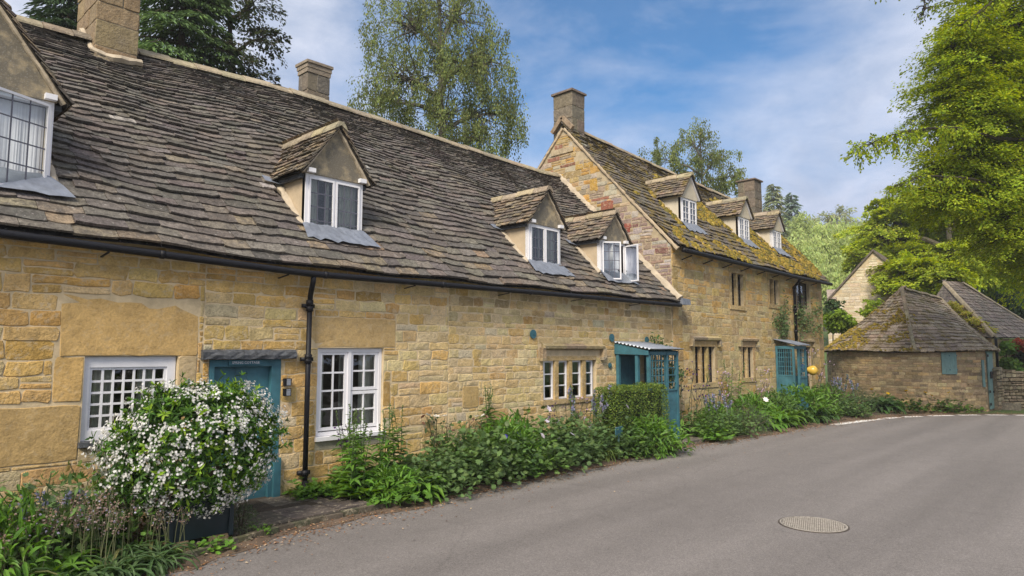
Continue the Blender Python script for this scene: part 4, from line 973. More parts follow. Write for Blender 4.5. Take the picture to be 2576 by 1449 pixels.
# ------------------------------------------------------------------ ground, road, beds
EDGE=[(-3,5.2),(.6,6.05),(2.34,6.40),(2.72,6.57),(3.70,6.80),(4.99,6.90),(6.34,6.94),(7.5,6.95),(9.43,7.02),(11.71,7.06),(14.48,6.80),(16.33,6.63),(19.18,6.33),(21.79,5.91),(23.0,5.45),(24.11,4.95),(25.27,4.03),(26.17,2.88),(27.5,.5),(28.6,-3)]
ED=chaikin(EDGE,2);eu=np.r_[0,np.cumsum(np.linalg.norm(np.diff(ED,axis=0),axis=1))]
def m_road():
    m,nt,b=new_mat('asphalt');p=coord(nt)
    n1=noise(nt,140,3,.7,p);n2=noise(nt,.8,4,.6,coord(nt,(.12,1.0,1)));n3=noise(nt,3.5,6,.65,p);n4=noise(nt,38,4,.6,p)
    c=mix(nt,ramp(nt,n2.outputs[0],[(.35,0),(.65,1)]),(.150,.135,.127),(.188,.169,.160))
    c=mix(nt,1,c,ramp(nt,n1.outputs[0],[(.3,.6),(.5,1),(.72,1.5)]),'MULTIPLY');n6=noise(nt,55,3,.7,p);c=mix(nt,1,c,ramp(nt,n6.outputs[0],[(.35,.78),(.5,1),(.68,1.28)]),'MULTIPLY');c=mix(nt,1,c,ramp(nt,n3.outputs[0],[(.3,.94),(.7,1.06)]),'MULTIPLY')
    n7=noise(nt,.9,3,.5,coord(nt,(.05,1.0,1)));c=mix(nt,1,c,ramp(nt,n7.outputs[0],[(.38,.91),(.62,1.10)]),'MULTIPLY')
    c=mix(nt,ramp(nt,n4.outputs[0],[(.70,0),(.76,.3)]),c,(.20,.17,.13))
    # fine wandering cracks
    w=N(nt,'ShaderNodeTexVoronoi',feature='DISTANCE_TO_EDGE',Scale=.42);wn=noise(nt,1.5,4,.6,p);ad=N(nt,'ShaderNodeMixRGB');ad.inputs[0].default_value=.25;nt.links.new(p,ad.inputs[1]);nt.links.new(wn.outputs['Color'],ad.inputs[2]);nt.links.new(ad.outputs[0],w.inputs['Vector'])
    c=mix(nt,ramp(nt,w.outputs['Distance'],[(.0,.22),(.005,0)]),c,(.05,.045,.042))
    nt.links.new(c,b.inputs['Base Color']);b.inputs['Roughness'].default_value=.82;b.inputs['Specular IOR Level'].default_value=.35
    bump(nt,b,n1.outputs[0],.35,.006);return m
M['road']=m_road()
def m_soil(name,a,b_,c3,sc=6):
    m,nt,b=new_mat(name);p=coord(nt);n=noise(nt,sc,8,.7,p);n2=noise(nt,sc*9,4,.7,p)
    c=mix(nt,ramp(nt,n.outputs[0],[(.35,0),(.65,1)]),a,b_);c=mix(nt,ramp(nt,n2.outputs[0],[(.55,0),(.68,.8)]),c,c3)
    nt.links.new(c,b.inputs['Base Color']);b.inputs['Roughness'].default_value=.95;bump(nt,b,n2.outputs[0],.8,.02);return m
M['soil']=m_soil('bed_soil',(.035,.026,.018),(.075,.052,.033),(.12,.085,.05))
M['litter']=m_soil('leaf_litter_ground',(.085,.058,.040),(.145,.098,.066),(.23,.165,.115),4)
M['grass']=m_soil('verge_grass',(.05,.085,.018),(.085,.13,.025),(.12,.16,.04),5)
b=MB();n=41;r=260;xs=np.linspace(-r,r,n);g=[]
for y in xs:
    for x in xs:
        # the land climbs away behind the cottages to the north and east
        q=np.array((x-30,y-30));d=q@np.array((.75,.66));z=-.18+max(0,d-12)*.17*min(1,max(0,d-12)/20);g.append((x,y,min(z,26)))
b.add(g,np.array([(i*n+j,i*n+j+1,(i+1)*n+j+1,(i+1)*n+j) for i in range(n-1) for j in range(n-1)]));mk('ground',b,M['grass'],kind='structure')
b=MB();pts=[(x,y,-.08) for x,y in ED];k=len(pts);near=[(x*1.0+ (0 if x>0 else 0),-14+0*x,-.08) for x,y in ED]
near=[(ED[0][0]-14+ (40*i/(k-1)),-16,-.08) for i in range(k)]
b.add(pts+near,[(i,k+i,k+i+1,i+1) for i in range(k-1)]);mk('road',b,M['road'],kind='structure')
b=MB();i1=np.argmin(abs(ED[:,0]-23.3));v=[];n=0
for (x,y) in ED[:i1+1]:
    for f,z in ((0,-.079),(.03,-.072),(.10,-.05),(.35,.0),(1,.02)): v.append((x,y+(8.3-y)*f,z+rng.uniform(-.006,.006)*(0<f<1)))
    n+=1
b.add(v,[(i*5+a,i*5+a+1,(i+1)*5+a+1,(i+1)*5+a) for i in range(n-1) for a in range(4)]);mk('bed_soil',b,M['soil'],kind='structure')
# brown strip of old leaves along the road edge
b=MB();v=[];ww=[]
for i,(x,y) in enumerate(ED): 
    a=.11+.07*math.sin(i*1.7)+.08*math.sin(i*.6)+rng.uniform(-.05,.05)
    if x>22: a*=.5
    v+=[(x+.0,y-a,-.076),(x,y+.34,-.036 if x<23 else -.072)]
k=len(ED);b.add(v,[(2*i,2*i+2,2*i+3,2*i+1) for i in range(k-1)]);mk('leaf_litter',b,M['litter'],kind='stuff')
fk=MB()
for i in range(9000):
    u=rng.uniform(0,eu[-1]*.86);x,y=np.interp(u,eu,ED[:,0]),np.interp(u,eu,ED[:,1]);o=rng.gauss(-.06,.20)
    if rng.random()<.05: o=-abs(rng.gauss(0,.8))
    z=-.072 if o<0 else -.06+min(o,.35)*.1
    L=rng.uniform(.008,.024);a=rng.uniform(0,6.3);dx,dy=math.cos(a)*L,math.sin(a)*L
    fk.add([(x-dx,y+o-dy,z),(x+dy*.5,y+o-dx*.5,z+rng.uniform(.002,.012)),(x+dx,y+o+dy,z+rng.uniform(0,.01)),(x-dy*.5,y+o+dx*.5,z+rng.uniform(.002,.01))],[(0,1,2,3)],pal([(3,(.24,.12,.055)),(2,(.32,.19,.10)),(2,(.15,.075,.035)),(1,(.40,.30,.20))],.2))
mk('fallen_leaves',fk,M['painted'],kind='stuff')
# flagged doorstep and its stone edging
M['flag']=m_stone('flagstone',stain_amt=.5,stain=(.06,.055,.05),bs=.4)
b=MB();fp=[(3.25,8.2,4.1,7.55),(4.1,8.2,4.75,7.7),(3.3,7.55,3.95,6.98),(3.95,7.55,4.55,7.0),(4.55,7.68,5.0,7.02)]
for x0,y0,x1,y1 in fp: b.box(x0+.008,x1-.008,y1+.008,y0-.008,-.1,.012+rng.uniform(-.004,.006),pal([(1,(.095,.08,.07)),(1,(.12,.10,.085))],.1),0,.006)
b.box(3.27,4.98,6.97,8.19,-.1,-.002,(.06,.05,.04));mk('doorstep_path',b,M['flag'],kind='structure')
b=MB();KP=[(2.45,6.50),(2.75,6.64),(3.2,6.79),(3.7,6.90),(4.3,6.95),(5.0,6.98),(5.6,7.0)]
for (xa,ya),(xb,yb_) in zip(KP,KP[1:]):
    k=3
    for j in range(k):
        h0,h1=rng.uniform(-.008,.01,),rng.uniform(-.012,.012);p=np.array((xa+(xb-xa)*j/k,ya+(yb_-ya)*j/k+h0,-.07));q=np.array((xa+(xb-xa)*(j+1)/k,ya+(yb_-ya)*(j+1)/k+h0+h1,-.07));b.bar(p+(.001,0,0),q-(.001,0,0),.075,.13+rng.uniform(-.012,.012),pal([(2,(.105,.09,.065)),(1,(.085,.085,.05)),(1,(.12,.10,.07))],.1))
mk('kerb',b,M['flag'],kind='structure')
b=MB()
b.box(12.6,13.6,7.0,7.38,-.1,.005,(.11,.095,.08),0,.004);mk('porch_step',b,M['flag'],kind='structure')
# broken white edge line
M['line']=m_plain('road_paint',(.72,.70,.68),.7,.1,vary=.12,scale=25)
DS=[((19.15,6.30),(21.8,5.84)),((21.95,5.78),(22.6,5.58)),((22.8,5.50),(23.42,5.18)),((23.75,5.02),(24.4,4.55)),((24.62,4.42),(25.12,4.0)),((25.3,3.82),(25.66,3.37)),((25.8,3.18),(26.1,2.72))]
for p,q in DS:
    b=MB();p,q=np.array(p),np.array(q);d=(q-p)/np.linalg.norm(q-p);s=np.array((-d[1],d[0]))*.13
    P=[p-s-(.10,.12),q-s-(.10,.12),q+s-(.10,.12),p+s-(.10,.12)];b.add([(x,y,-.0745) for x,y in P],[(0,1,2,3)]);mk('edge_line_dash',b,M['line'],kind='structure')
b=MB();gp=[tuple(gpt(*q,-.07)) for q in ((2395,1041),(2440,1036),(2482,1037),(2507,1031),(2530,1030),(2600,1030),(2680,1032),(2660,1041),(2576,1041),(2500,1040))];b.add([(x,y,-.071+.0*i) for i,(x,y) in enumerate(gp)],[tuple(range(len(gp)))]);mk('grass_verge',b,M['grass'],kind='structure')
# inspection cover
M['cast']=m_plain('rusty_cast_iron',(.33,.295,.255),.75,.4,vary=.35,scale=25)
mh=thing('manhole_cover',(7.99,2.85,-.075),'round rusty patterned manhole cover in the road','manhole cover')
mc=(7.99,2.85)
def ring(mb,r0,r1,z0,z1,n=56,col=(1,1,1)):
    a=np.arange(n)*2*math.pi/n;v=np.concatenate([np.column_stack([mc[0]+r*np.cos(a),mc[1]+r*np.sin(a),np.full(n,z)]) for r,z in ((r1,z0),(r1,z1),(r0,z1),(r0,z0))])
    mb.add(v,np.array([(k*n+i,k*n+(i+1)%n,(k+1)*n+(i+1)%n,(k+1)*n+i) for k in range(3) for i in range(n)]),col)
b=MB();ring(b,.353,.368,-.079,-.0735);M['cast_d']=m_plain('dark_cast_iron',(.07,.055,.045),.8,.3,vary=.3,scale=25);mk('frame',b,M['cast_d'],mh)
b=MB();n=40;a=np.arange(n)*2*math.pi/n;b.add([(mc[0]+.352*math.cos(t),mc[1]+.352*math.sin(t),-.0765) for t in a],[tuple(range(n))]);mk('recess',b,M['black'],mh)
b=MB()
for i in range(-11,12):
    for j in range(-16,17):
        x,y=i*.034,j*.023
        if math.hypot(x,y)>.335: continue
        o=.011 if i%2 else 0;w,h=(.0125,.0065) 
        b.box(mc[0]+x-w,mc[0]+x+w,mc[1]+y+o-h,mc[1]+y+o+h,-.0764,-.0705,pal([(1,(1,1,1))],.15))
ring(b,.325,.350,-.0764,-.0705);mk('tread_plate',b,M['cast'],mh)
# balloons on the second porch
for (u,v,dd_),col,l in (((2040,931,21.0),(.62,.40,.06),'yellow balloon tied to the teal lattice porch'),((2017,927,21.35),(.03,.05,.30),'dark blue balloon beside the yellow one on the lattice porch')):
    c=at(u,v,dd_);b=MB();n=18;m_=11;vv=[]
    big=col[0]>.5
    ax=np.array((.45,-.55,-.12)) if big else np.array((.1,-.2,.97));ax/=np.linalg.norm(ax);s_=np.cross(ax,(0,0,1) if big else (1,0,0));s_/=np.linalg.norm(s_);t_=np.cross(s_,ax)
    for i in range(m_):
        f=i/(m_-1);rr=(.155 if big else .125)*math.sin(math.pi*min(1,f**(1.6 if big else 1)))**.75 if 0<f<1 else .012
        for j in range(n): a=j*2*math.pi/n;vv.append(c+ax*(f-.5)*(.44 if big else .30)+(s_*math.cos(a)+t_*math.sin(a))*rr)
    b.add(vv,[(i*n+j,i*n+(j+1)%n,(i+1)*n+(j+1)%n,(i+1)*n+j) for i in range(m_-1) for j in range(n)])
    m,nt,bs=new_mat('balloon_rubber');bs.inputs['Base Color'].default_value=(*col,1);bs.inputs['Roughness'].default_value=.25
    bo=thing('balloon',c,l,'balloon','balloons at the second porch');mk('skin',b,m,bo,True)
    b=MB();e=c-ax*(.26 if big else .18);b.tube([e,(e+np.array((21.40,7.66,1.75)))/2+(0,0,-.02),(21.40,7.66,1.75)],.003,5,(.6,.6,.6));mk('string',b,M['painted'],bo)
# ------------------------------------------------------------------ leaves
def frames(d,up):
    d=d/(np.linalg.norm(d,axis=1)[:,None]+1e-9);y=np.cross(up,d);y/=np.linalg.norm(y,axis=1)[:,None]+1e-9;return d,y,np.cross(d,y)
LEAF={
 'diamond':(np.array([(0,0,0),(.45,-.5,.05),(1,0,-.06),(.45,.5,.05)]),np.array([(0,1,2,3)])),
 'oval':(np.array([(0,0,0),(.5,0,-.05),(1,0,-.16),(.28,-.42,.05),(.68,-.36,.0),(.28,.42,.05),(.68,.36,.0)]),np.array([(0,3,1),(3,4,1),(4,2,1),(0,1,5),(5,1,6),(6,1,2)])),
 'lance':(np.array([(0,0,0),(.5,0,-.06),(1,0,-.30),(.22,-.36,.07),(.62,-.32,-.02),(.22,.36,.07),(.62,.32,-.02)]),np.array([(0,3,1),(3,4,1),(4,2,1),(0,1,5),(5,1,6),(6,1,2)])),
}
_a=[];
for k in range(7):
    t=(k-3)/3*2.25;r=.52-.05*abs(k-3)*.5;_a.append((.42+math.cos(t)*r,math.sin(t)*r,.02+.05*math.cos(t)))
    if k<6: t2=(k-2.5)/3*2.25;_a.append((.42+math.cos(t2)*.27,math.sin(t2)*.27,-.02))
LEAF['lobed']=(np.array([(.38,0,-.03),(0,0,-.05)]+_a),np.array([(0,2+k,3+k) for k in range(12)]+[(0,14,1),(0,1,2)]))
def leaves(mb,P,D,U,L,W,col,shape='oval'):
    t,f=LEAF[shape];n=len(P)
    if n==0: return
    x,y,z=frames(np.asarray(D,float),np.asarray(U,float))
    L=np.broadcast_to(np.asarray(L,float),(n,));W=np.broadcast_to(np.asarray(W,float),(n,))
    v=P[:,None,:]+(L[:,None]*t[None,:,0])[...,None]*x[:,None,:]+(W[:,None]*t[None,:,1])[...,None]*y[:,None,:]+(L[:,None]*t[None,:,2])[...,None]*z[:,None,:]
    k=len(t);F_=(f[None]+(np.arange(n)*k)[:,None,None]).reshape(-1,f.shape[1])
    mb.add(v.reshape(-1,3),F_,np.repeat(np.asarray(col),k,axis=0))
LEAFGAIN=1.3
def vcol(n,cols,var=.2,rs=nr):
    w=np.array([c[0] for c in cols],float);w/=w.sum();i=rs.choice(len(cols),n,p=w);c=np.array([c[1] for c in cols])[i]*LEAFGAIN
    return np.clip(c*(1+rs.uniform(-var,var,(n,1)))*(1+rs.uniform(-.06,.06,(n,3))),.003,1)
def rdir(n,rs=nr):
    v=rs.normal(size=(n,3));return v/np.linalg.norm(v,axis=1)[:,None]
def straps(mb,n,base_r,L,W,cols,rise=(.5,1.2),segs=6,rs=nr,flop=1.0,az=None):
    """arching strap leaves from a common base"""
    a=rs.uniform(0,2*math.pi,n) if az is None else az
    l=rs.uniform(.65,1.15,n)*L;e=rs.uniform(*rise,n);w=W*rs.uniform(.7,1.2,n);c=vcol(n,cols,.2,rs)
    r0=base_r*np.sqrt(rs.uniform(0,1,n));ba=rs.uniform(0,6.28,n)
    p=np.column_stack([r0*np.cos(ba),r0*np.sin(ba),np.zeros(n)]);el=e.copy();pts=[p]
    for k in range(segs):
        st=l/segs;p=p+np.column_stack([np.cos(el)*np.cos(a)*st,np.cos(el)*np.sin(a)*st,np.sin(el)*st]);el=el-flop*(1.9/segs)*(1+k*.25);pts.append(p)
    s=np.column_stack([-np.sin(a),np.cos(a),np.zeros(n)]);v=[]
    for k,q in enumerate(pts):
        f=k/segs;ww=w*(min(1,.45+f*2.2) if f<.5 else max(.03,1-((f-.5)*2)**1.6))*.5
        v+=[q-s*ww[:,None]+(0,0,.006),q-(0,0,.004),q+s*ww[:,None]+(0,0,.006)]
    v=np.stack(v,1);m=3*(segs+1)
    f=np.array([(3*k+j,3*k+j+1,3*k+j+4,3*k+j+3) for k in range(segs) for j in (0,1)])
    mb.add(v.reshape(-1,3),(f[None]+(np.arange(n)*m)[:,None,None]).reshape(-1,4),np.repeat(c,m,axis=0))
def petals(mb,P,r,col,n=5,rs=nr,nrm=None,cup=.2,wid=.75):
    """small open flowers: n petals round each point"""
    k=len(P);nrm=rdir(k,rs)*.6+np.array((0,0,.7)) if nrm is None else nrm
    z=nrm/np.linalg.norm(nrm,axis=1)[:,None];x=np.cross(z,np.array((.3,.9,.2)));x/=np.linalg.norm(x,axis=1)[:,None];y=np.cross(z,x)
    r=np.broadcast_to(np.asarray(r,float),(k,))
    o=rs.uniform(0,6.28,k)
    for i in range(n):
        a=o+i*2*math.pi/n;d=np.cos(a)[:,None]*x+np.sin(a)[:,None]*y+z*cup
        leaves(mb,P,d,z,r,r*wid,np.clip(col*(1+rs.uniform(-.07,.07,(k,1))),0,1),'diamond')
G_MID=[(3,(.065,.125,.026)),(2,(.09,.16,.032)),(1,(.045,.09,.024))]
G_GREY=[(3,(.075,.13,.042)),(2,(.10,.16,.05)),(1,(.05,.09,.032))]
G_BRIGHT=[(3,(.12,.22,.03)),(2,(.09,.18,.028)),(1,(.15,.25,.04))]
G_DARK=[(3,(.035,.075,.02)),(2,(.05,.10,.026)),(1,(.025,.055,.017))]
G_FRESH=[(3,(.085,.18,.025)),(2,(.11,.21,.03)),(1,(.065,.14,.025))]
# each maker returns {part name: (builder, material)} around the plant's own foot
def g_cranesbill(r=.36,h=.34,n=760,cols=G_MID,fl=None,lf=(.035,.066),rs=nr,shape='lobed'):
    b=MB();u=rs.uniform(0,1,n)**.6;a=rs.uniform(0,6.28,n);ph=np.arccos(rs.uniform(0,1,n)**.9)
    P=np.column_stack([r*u*np.sin(ph)*np.cos(a)*1.15,r*u*np.sin(ph)*np.sin(a)*1.15,.03+h*u*np.cos(ph)])
    P*=1+.18*np.sin(a*3+rs.uniform(0,6))[:,None]*np.array((1,1,.5))
    D=np.column_stack([np.cos(a),np.sin(a),rs.uniform(-.5,.35,n)])+.5*rdir(n,rs);U=np.column_stack([np.cos(a)*.5,np.sin(a)*.5,np.ones(n)])+.5*rdir(n,rs)
    L=rs.uniform(*lf,n);leaves(b,P,D,U,L,L*1.05,vcol(n,cols,.22,rs),shape)
    for i in range(26): t=a[i];q=P[i];b.tube([(q[0]*.2,q[1]*.2,0),(q[0]*.6,q[1]*.6,q[2]*.7),tuple(q)],.0035,4,(.05,.085,.025),cap=False)
    out={'foliage':(b,'leaf')}
    if fl:
        f=MB();k=fl[1];i=rs.choice(n,k);Q=P[i]*np.array((1.0,1.0,1.0))+np.array((0,0,.05))+P[i]/np.linalg.norm(P[i],axis=1)[:,None]*.05
        out['flower']=[]
        for q_ in Q: f=MB();petals(f,q_[None],fl[2],np.array([fl[0]]),5,rs);out['flower'].append((f,'petal'))
    return out
def g_spires(nst=5,h=.85,spread=.16,cols=G_MID,leaf=(.10,.20),bud=(.10,.15,.05),rs=nr,rosette=16,fl=None,shape='lance'):
    b=MB();st=MB()
    if rosette:
        a=rs.uniform(0,6.28,rosette);P=np.column_stack([np.cos(a)*.04,np.sin(a)*.04,rs.uniform(.02,.10,rosette)]);D=np.column_stack([np.cos(a),np.sin(a),rs.uniform(.1,.9,rosette)])
        L=rs.uniform(leaf[1]*.9,leaf[1]*1.6,rosette);leaves(b,P,D,np.tile((0,0,1.),(rosette,1))+.2*rdir(rosette,rs),L,L*.5,vcol(rosette,cols,.2,rs),'oval')
    fm=MB()
    for i in range(nst):
        a=rs.uniform(0,6.28);r=spread*math.sqrt(rs.uniform(0,1));hh=h*rs.uniform(.65,1.1);bx,by=math.cos(a)*r,math.sin(a)*r
        lean=rs.uniform(-.10,.10,2);pts=np.array([(bx+lean[0]*t*t,by+lean[1]*t*t,hh*t) for t in np.linspace(0,1,6)]);st.tube(pts,np.linspace(.007,.003,6),5,(.06,.10,.03))
        n=int(hh*34);t=np.linspace(.08,.92,n);P=np.column_stack([np.interp(t,np.linspace(0,1,6),pts[:,k]) for k in range(3)]);an=np.arange(n)*2.4+rs.uniform(0,6)
        D=np.column_stack([np.cos(an),np.sin(an),rs.uniform(-.1,.6,n)]);L=leaf[0]+(leaf[1]-leaf[0])*(1-t)*rs.uniform(.8,1.2,n);L*=np.where(t>.75,.5,1)
        leaves(b,P,D,np.tile((0,0,1.),(n,1))+.3*rdir(n,rs),L,L*.40,vcol(n,cols,.2,rs),shape)
        k=34;tt=rs.uniform(.86,1.06,k);P=np.column_stack([np.interp(np.minimum(tt,1),np.linspace(0,1,6),pts[:,c]) for c in range(3)]);P[:,2]+=np.maximum(0,tt-1)*hh
        D=rdir(k,rs)+np.array((0,0,.6));L=rs.uniform(.012,.026,k)
        if fl: leaves(fm,P,D,rdir(k,rs),L*1.3,L*1.1,vcol(k,fl,.25,rs),'diamond')
        else: leaves(b,P,D,rdir(k,rs),L,L*.8,vcol(k,[(1,bud)],.25,rs),'diamond')
    out={'foliage':(b,'leaf'),'stem':(st,'painted')}
    if fl: out['blossoms']=(fm,'petal')
    return out
def g_lanceclump(n=60,L=.34,cols=G_MID,rs=nr,rise=(.45,1.25),w=.075,base=.08):
    b=MB();straps(b,n,base,L,w,cols,rise,5,rs,.8);return {'foliage':(b,'leaf')}
def g_straps(n=70,L=.5,cols=G_MID,rs=nr,w=.032,rise=(.6,1.35)):
    b=MB();straps(b,n,.09,L,w,cols,rise,7,rs,1.05);return {'foliage':(b,'leaf')}
def g_bluebell(nst=11,h=.55,rs=nr,cols=[(4,(.22,.155,.12)),(2,(.27,.21,.20)),(.7,(.30,.28,.38))],spread=.2):
    st=MB();f=MB();b=MB()
    straps(b,18,.10,.36,.02,G_MID,(.5,1.2),5,rs)
    for i in range(nst):
        a=rs.uniform(0,6.28);r=spread*math.sqrt(rs.uniform(0,1));hh=h*rs.uniform(.7,1.15);ln=rs.uniform(-.12,.12,2)
        pts=np.array([(math.cos(a)*r+ln[0]*t*t,math.sin(a)*r+ln[1]*t*t,hh*t) for t in np.linspace(0,1,5)]);st.tube(pts,.0032,4,(.12,.13,.06),cap=False)
        k=16;t=rs.uniform(.66,1.0,k);P=np.column_stack([np.interp(t,np.linspace(0,1,5),pts[:,c]) for c in range(3)]);D=rdir(k,rs)*np.array((1,1,.3))+np.array((0,0,-.3));P=P+D*.016
        L=rs.uniform(.016,.028,k);c=vcol(k,cols,.25,rs);leaves(f,P,D,rdir(k,rs),L,L*.75,c,'diamond');leaves(f,P,D,rdir(k,rs),L,L*.75,c,'diamond')
    return {'foliage':(b,'leaf'),'stem':(st,'painted'),'blossoms':(f,'petal')}
def g_rose(h=.7,nst=9,rs=nr,cols=[(3,(.04,.075,.03)),(2,(.06,.095,.035)),(1,(.11,.055,.035))],nf=3,fc=(.75,.73,.68),spread=.3,nl=17):
    b=MB();st=MB();f=MB();tips=[]
    for i in range(nst):
        a=rs.uniform(0,6.28);hh=h*rs.uniform(.6,1.1);r=spread*rs.uniform(.3,1)
        pts=np.array([(math.cos(a)*r*t**1.3,math.sin(a)*r*t**1.3*.6,hh*t) for t in np.linspace(0,1,6)])+rs.uniform(-.012,.012,(6,3));st.tube(pts,np.linspace(.007,.003,6),5,(.07,.065,.03));tips.append(pts[-1])
        n=nl;t=rs.uniform(.25,1,n);P=np.column_stack([np.interp(t,np.linspace(0,1,6),pts[:,c]) for c in range(3)])+rs.normal(0,.045,(n,3))
        D=rdir(n,rs)+np.array((0,0,-.1));L=rs.uniform(.04,.07,n);leaves(b,P,D,np.tile((0,0,1.),(n,1))+.5*rdir(n,rs),L,L*.6,vcol(n,cols,.25,rs),'oval')
    out={'foliage':(b,'leaf'),'stem':(st,'painted')}
    if nf:
        Q=np.array(tips)[:nf]+(0,0,.015)
        out['flower']=[]
        for q_ in Q:
            f=MB()
            for s in (1,.7): petals(f,q_[None],.042*s,np.array([fc]),6,rs,None,.5*(2-s),.9)
            out['flower'].append((f,'petal'))
    return out
def g_columbine(h=.8,nst=7,rs=nr,fc=[(3,(.06,.022,.10)),(2,(.035,.012,.05)),(1,(.10,.04,.16))],spread=.18,leafy=80,cols=G_GREY,fs=.022,nfl=5):
    b=MB();st=MB();f=MB()
    o=g_cranesbill(.22,.26,leafy,cols,None,(.05,.08),rs);b=o['foliage'][0]
    for i in range(nst):
        a=rs.uniform(0,6.28);r=spread*math.sqrt(rs.uniform(0,1));hh=h*rs.uniform(.6,1.1);ln=rs.uniform(-.16,.16,2)
        pts=np.array([(math.cos(a)*r+ln[0]*t*t,math.sin(a)*r+ln[1]*t*t,hh*t) for t in np.linspace(0,1,5)]);st.tube(pts,.0035,4,(.055,.06,.035),cap=False)
        P=np.repeat(pts[-1:],nfl,0)+rs.normal(0,.05,(nfl,3))
        for q in P: st.tube([tuple(pts[-2]*.4+pts[-1]*.6),tuple(q)],.002,3,(.055,.06,.035),cap=False)
        c=vcol(nfl,fc,.25,rs);petals(f,P,fs,c,5,rs,rdir(nfl,rs)+np.array((0,0,-.4)),.9,.7)
        k=5;Pm=pts[2]+rs.normal(0,.05,(k,3));L=rs.uniform(.03,.05,k);leaves(b,Pm,rdir(k,rs),np.tile((0,0,1.),(k,1)),L,L*.9,vcol(k,cols,.2,rs),'lobed')
    return {'foliage':(b,'leaf'),'stem':(st,'painted'),'blossoms':(f,'petal')}
def g_shrub(rx=.5,ry=.4,rz=.5,n=900,L=(.06,.11),cols=G_FRESH,rs=nr,shape='lance',asp=.38,stems=14,fl=None,rosette=False,shell=.45,stem_h=0):
    b=MB();st=MB();d=rdir(n,rs);d[:,2]=np.abs(d[:,2])*1.0-.18;u=rs.uniform(shell,1,n)
    lump=1+.16*np.sin(d[:,0]*5+1)*np.sin(d[:,1]*4+rs.uniform(0,6))+.10*np.sin(d[:,2]*7)
    P=d*u[:,None]*lump[:,None]*np.array((rx,ry,rz))+np.array((0,0,.18*rz+stem_h))
    if rosette:
        k=n//7;i=rs.choice(n,k);P=np.repeat(P[i],7,0);d=np.repeat(d[i],7,0);n=len(P);D=d*.55+rdir(n,rs)*.8
    else: D=d*.8+rdir(n,rs)*.6
    U=np.tile((0,0,1.),(n,1))+.5*rdir(n,rs)+d*.4;l=rs.uniform(*L,n);c=vcol(n,cols,.2,rs)
    leaves(b,P,D,U,l,l*asp,c,shape)
    for i in range(stems): q=P[rs.randint(n)];st.tube([(q[0]*.12,q[1]*.12,0),(q[0]*.5,q[1]*.5,q[2]*.5+.02),tuple(q*.97)],[.010,.006,.003],5,(.07,.05,.03),cap=False)
    return {'foliage':(b,'leaf'),'stem':(st,'painted')}
PROTO={}
def plant(kind,key,maker,x,y,z,s,rz,label,cat,group=None,name=None):
    """first use of a key builds the plant; later ones copy the thing and each of its parts"""
    name=name or kind
    if key not in PROTO:
        t=thing(name,(x,y,z),label,cat,group);PROTO[key]=t
        for pn,mb,mat in [(a,*b_) for a,v in maker().items() for b_ in (v if isinstance(v,list) else [v])]:
            if mb.empty(): continue
            o=bpy.data.objects.new(pn,mb.mesh(pn,M[mat]));COL.objects.link(o);o.parent=t
    else:
        src=PROTO[key];t=src.copy();COL.objects.link(t)
        for k in ('label','category','group'):
            if k in t: del t[k]
        tag(t,label,cat,group)
        for ch in src.children:
            c=ch.copy();COL.objects.link(c);c.parent=t
    t.location=(x,y,z);t.scale=(s,s,s) if np.ndim(s)==0 else tuple(s);t.rotation_euler=(0,0,rz);return t
def bedz(x,y):
    e=np.interp(x,ED[:i1+1,0],ED[:i1+1,1]);f=(y-e)/(8.3-e);return float(np.interp(f,[0,.03,.10,.35,1],[-.079,-.072,-.05,0,.02]))
def put(kind,key,maker,x,y,label,cat,s=1,rz=None,group=None,dz=0,name=None):
    return plant(kind,key,maker,x,y,bedz(x,y)-.01+dz,s,rng.uniform(0,6.28) if rz is None else rz,label,cat,group,name)
mk_={ 'cr':lambda:g_cranesbill(),'crg':lambda:g_cranesbill(cols=G_GREY,n=820),'crf':lambda:g_cranesbill(cols=G_GREY,fl=((.62,.55,.66),7,.032)),'crb':lambda:g_shrub(.34,.30,.36,620,(.06,.11),G_FRESH,shape='lance',asp=.36,stems=10),
 'low':lambda:g_cranesbill(.22,.16,150,G_FRESH,None,(.05,.085)),'fox':lambda:g_spires(),'fox2':lambda:g_spires(4,.72,.12,G_FRESH,(.09,.19)),'foxs':lambda:g_spires(1,1.1,.02,G_MID,(.07,.13),rosette=8),
 'lan':lambda:g_lanceclump(),'lan2':lambda:g_lanceclump(80,.42,G_FRESH,w=.09),'lan3':lambda:g_lanceclump(70,.40,G_DARK,w=.085),'str':lambda:g_straps(),'str2':lambda:g_straps(90,.42,[(2,(.14,.20,.05)),(1,(.10,.16,.04))],w=.018),
 'agp':lambda:g_straps(95,.50,[(3,(.045,.085,.028)),(2,(.06,.105,.035)),(.3,(.15,.15,.06))],w=.030,rise=(.35,1.25)),'bb':lambda:g_bluebell(),'bb2':lambda:g_bluebell(13,.62),'rose':lambda:g_rose(),
 'col':lambda:g_columbine(),'colp':lambda:g_columbine(.8,9,nr,[(2,(.38,.27,.36)),(1,(.45,.36,.42))],leafy=70,fs=.024),'cat':lambda:g_spires(14,.45,.26,G_GREY,(.03,.05),rosette=0,fl=[(2,(.16,.16,.26)),(1,(.24,.23,.33)),(2,(.10,.14,.07))]),
 'shr':lambda:g_shrub(),'shrd':lambda:g_shrub(.5,.42,.5,1000,(.06,.10),G_MID),'lav':lambda:g_shrub(.34,.3,.36,900,(.04,.07),[(2,(.10,.13,.07)),(1,(.07,.10,.05))],shape='lance',asp=.14),
 'cot':lambda:g_rose(.62,12,nr,[(3,(.10,.15,.035)),(2,(.07,.12,.03)),(1,(.13,.10,.035))],0,spread=.32,nl=26),
 'foxp':lambda:g_spires(4,.95,.12,G_FRESH,(.07,.15),rosette=14),
}
q=lambda k:mk_[k]
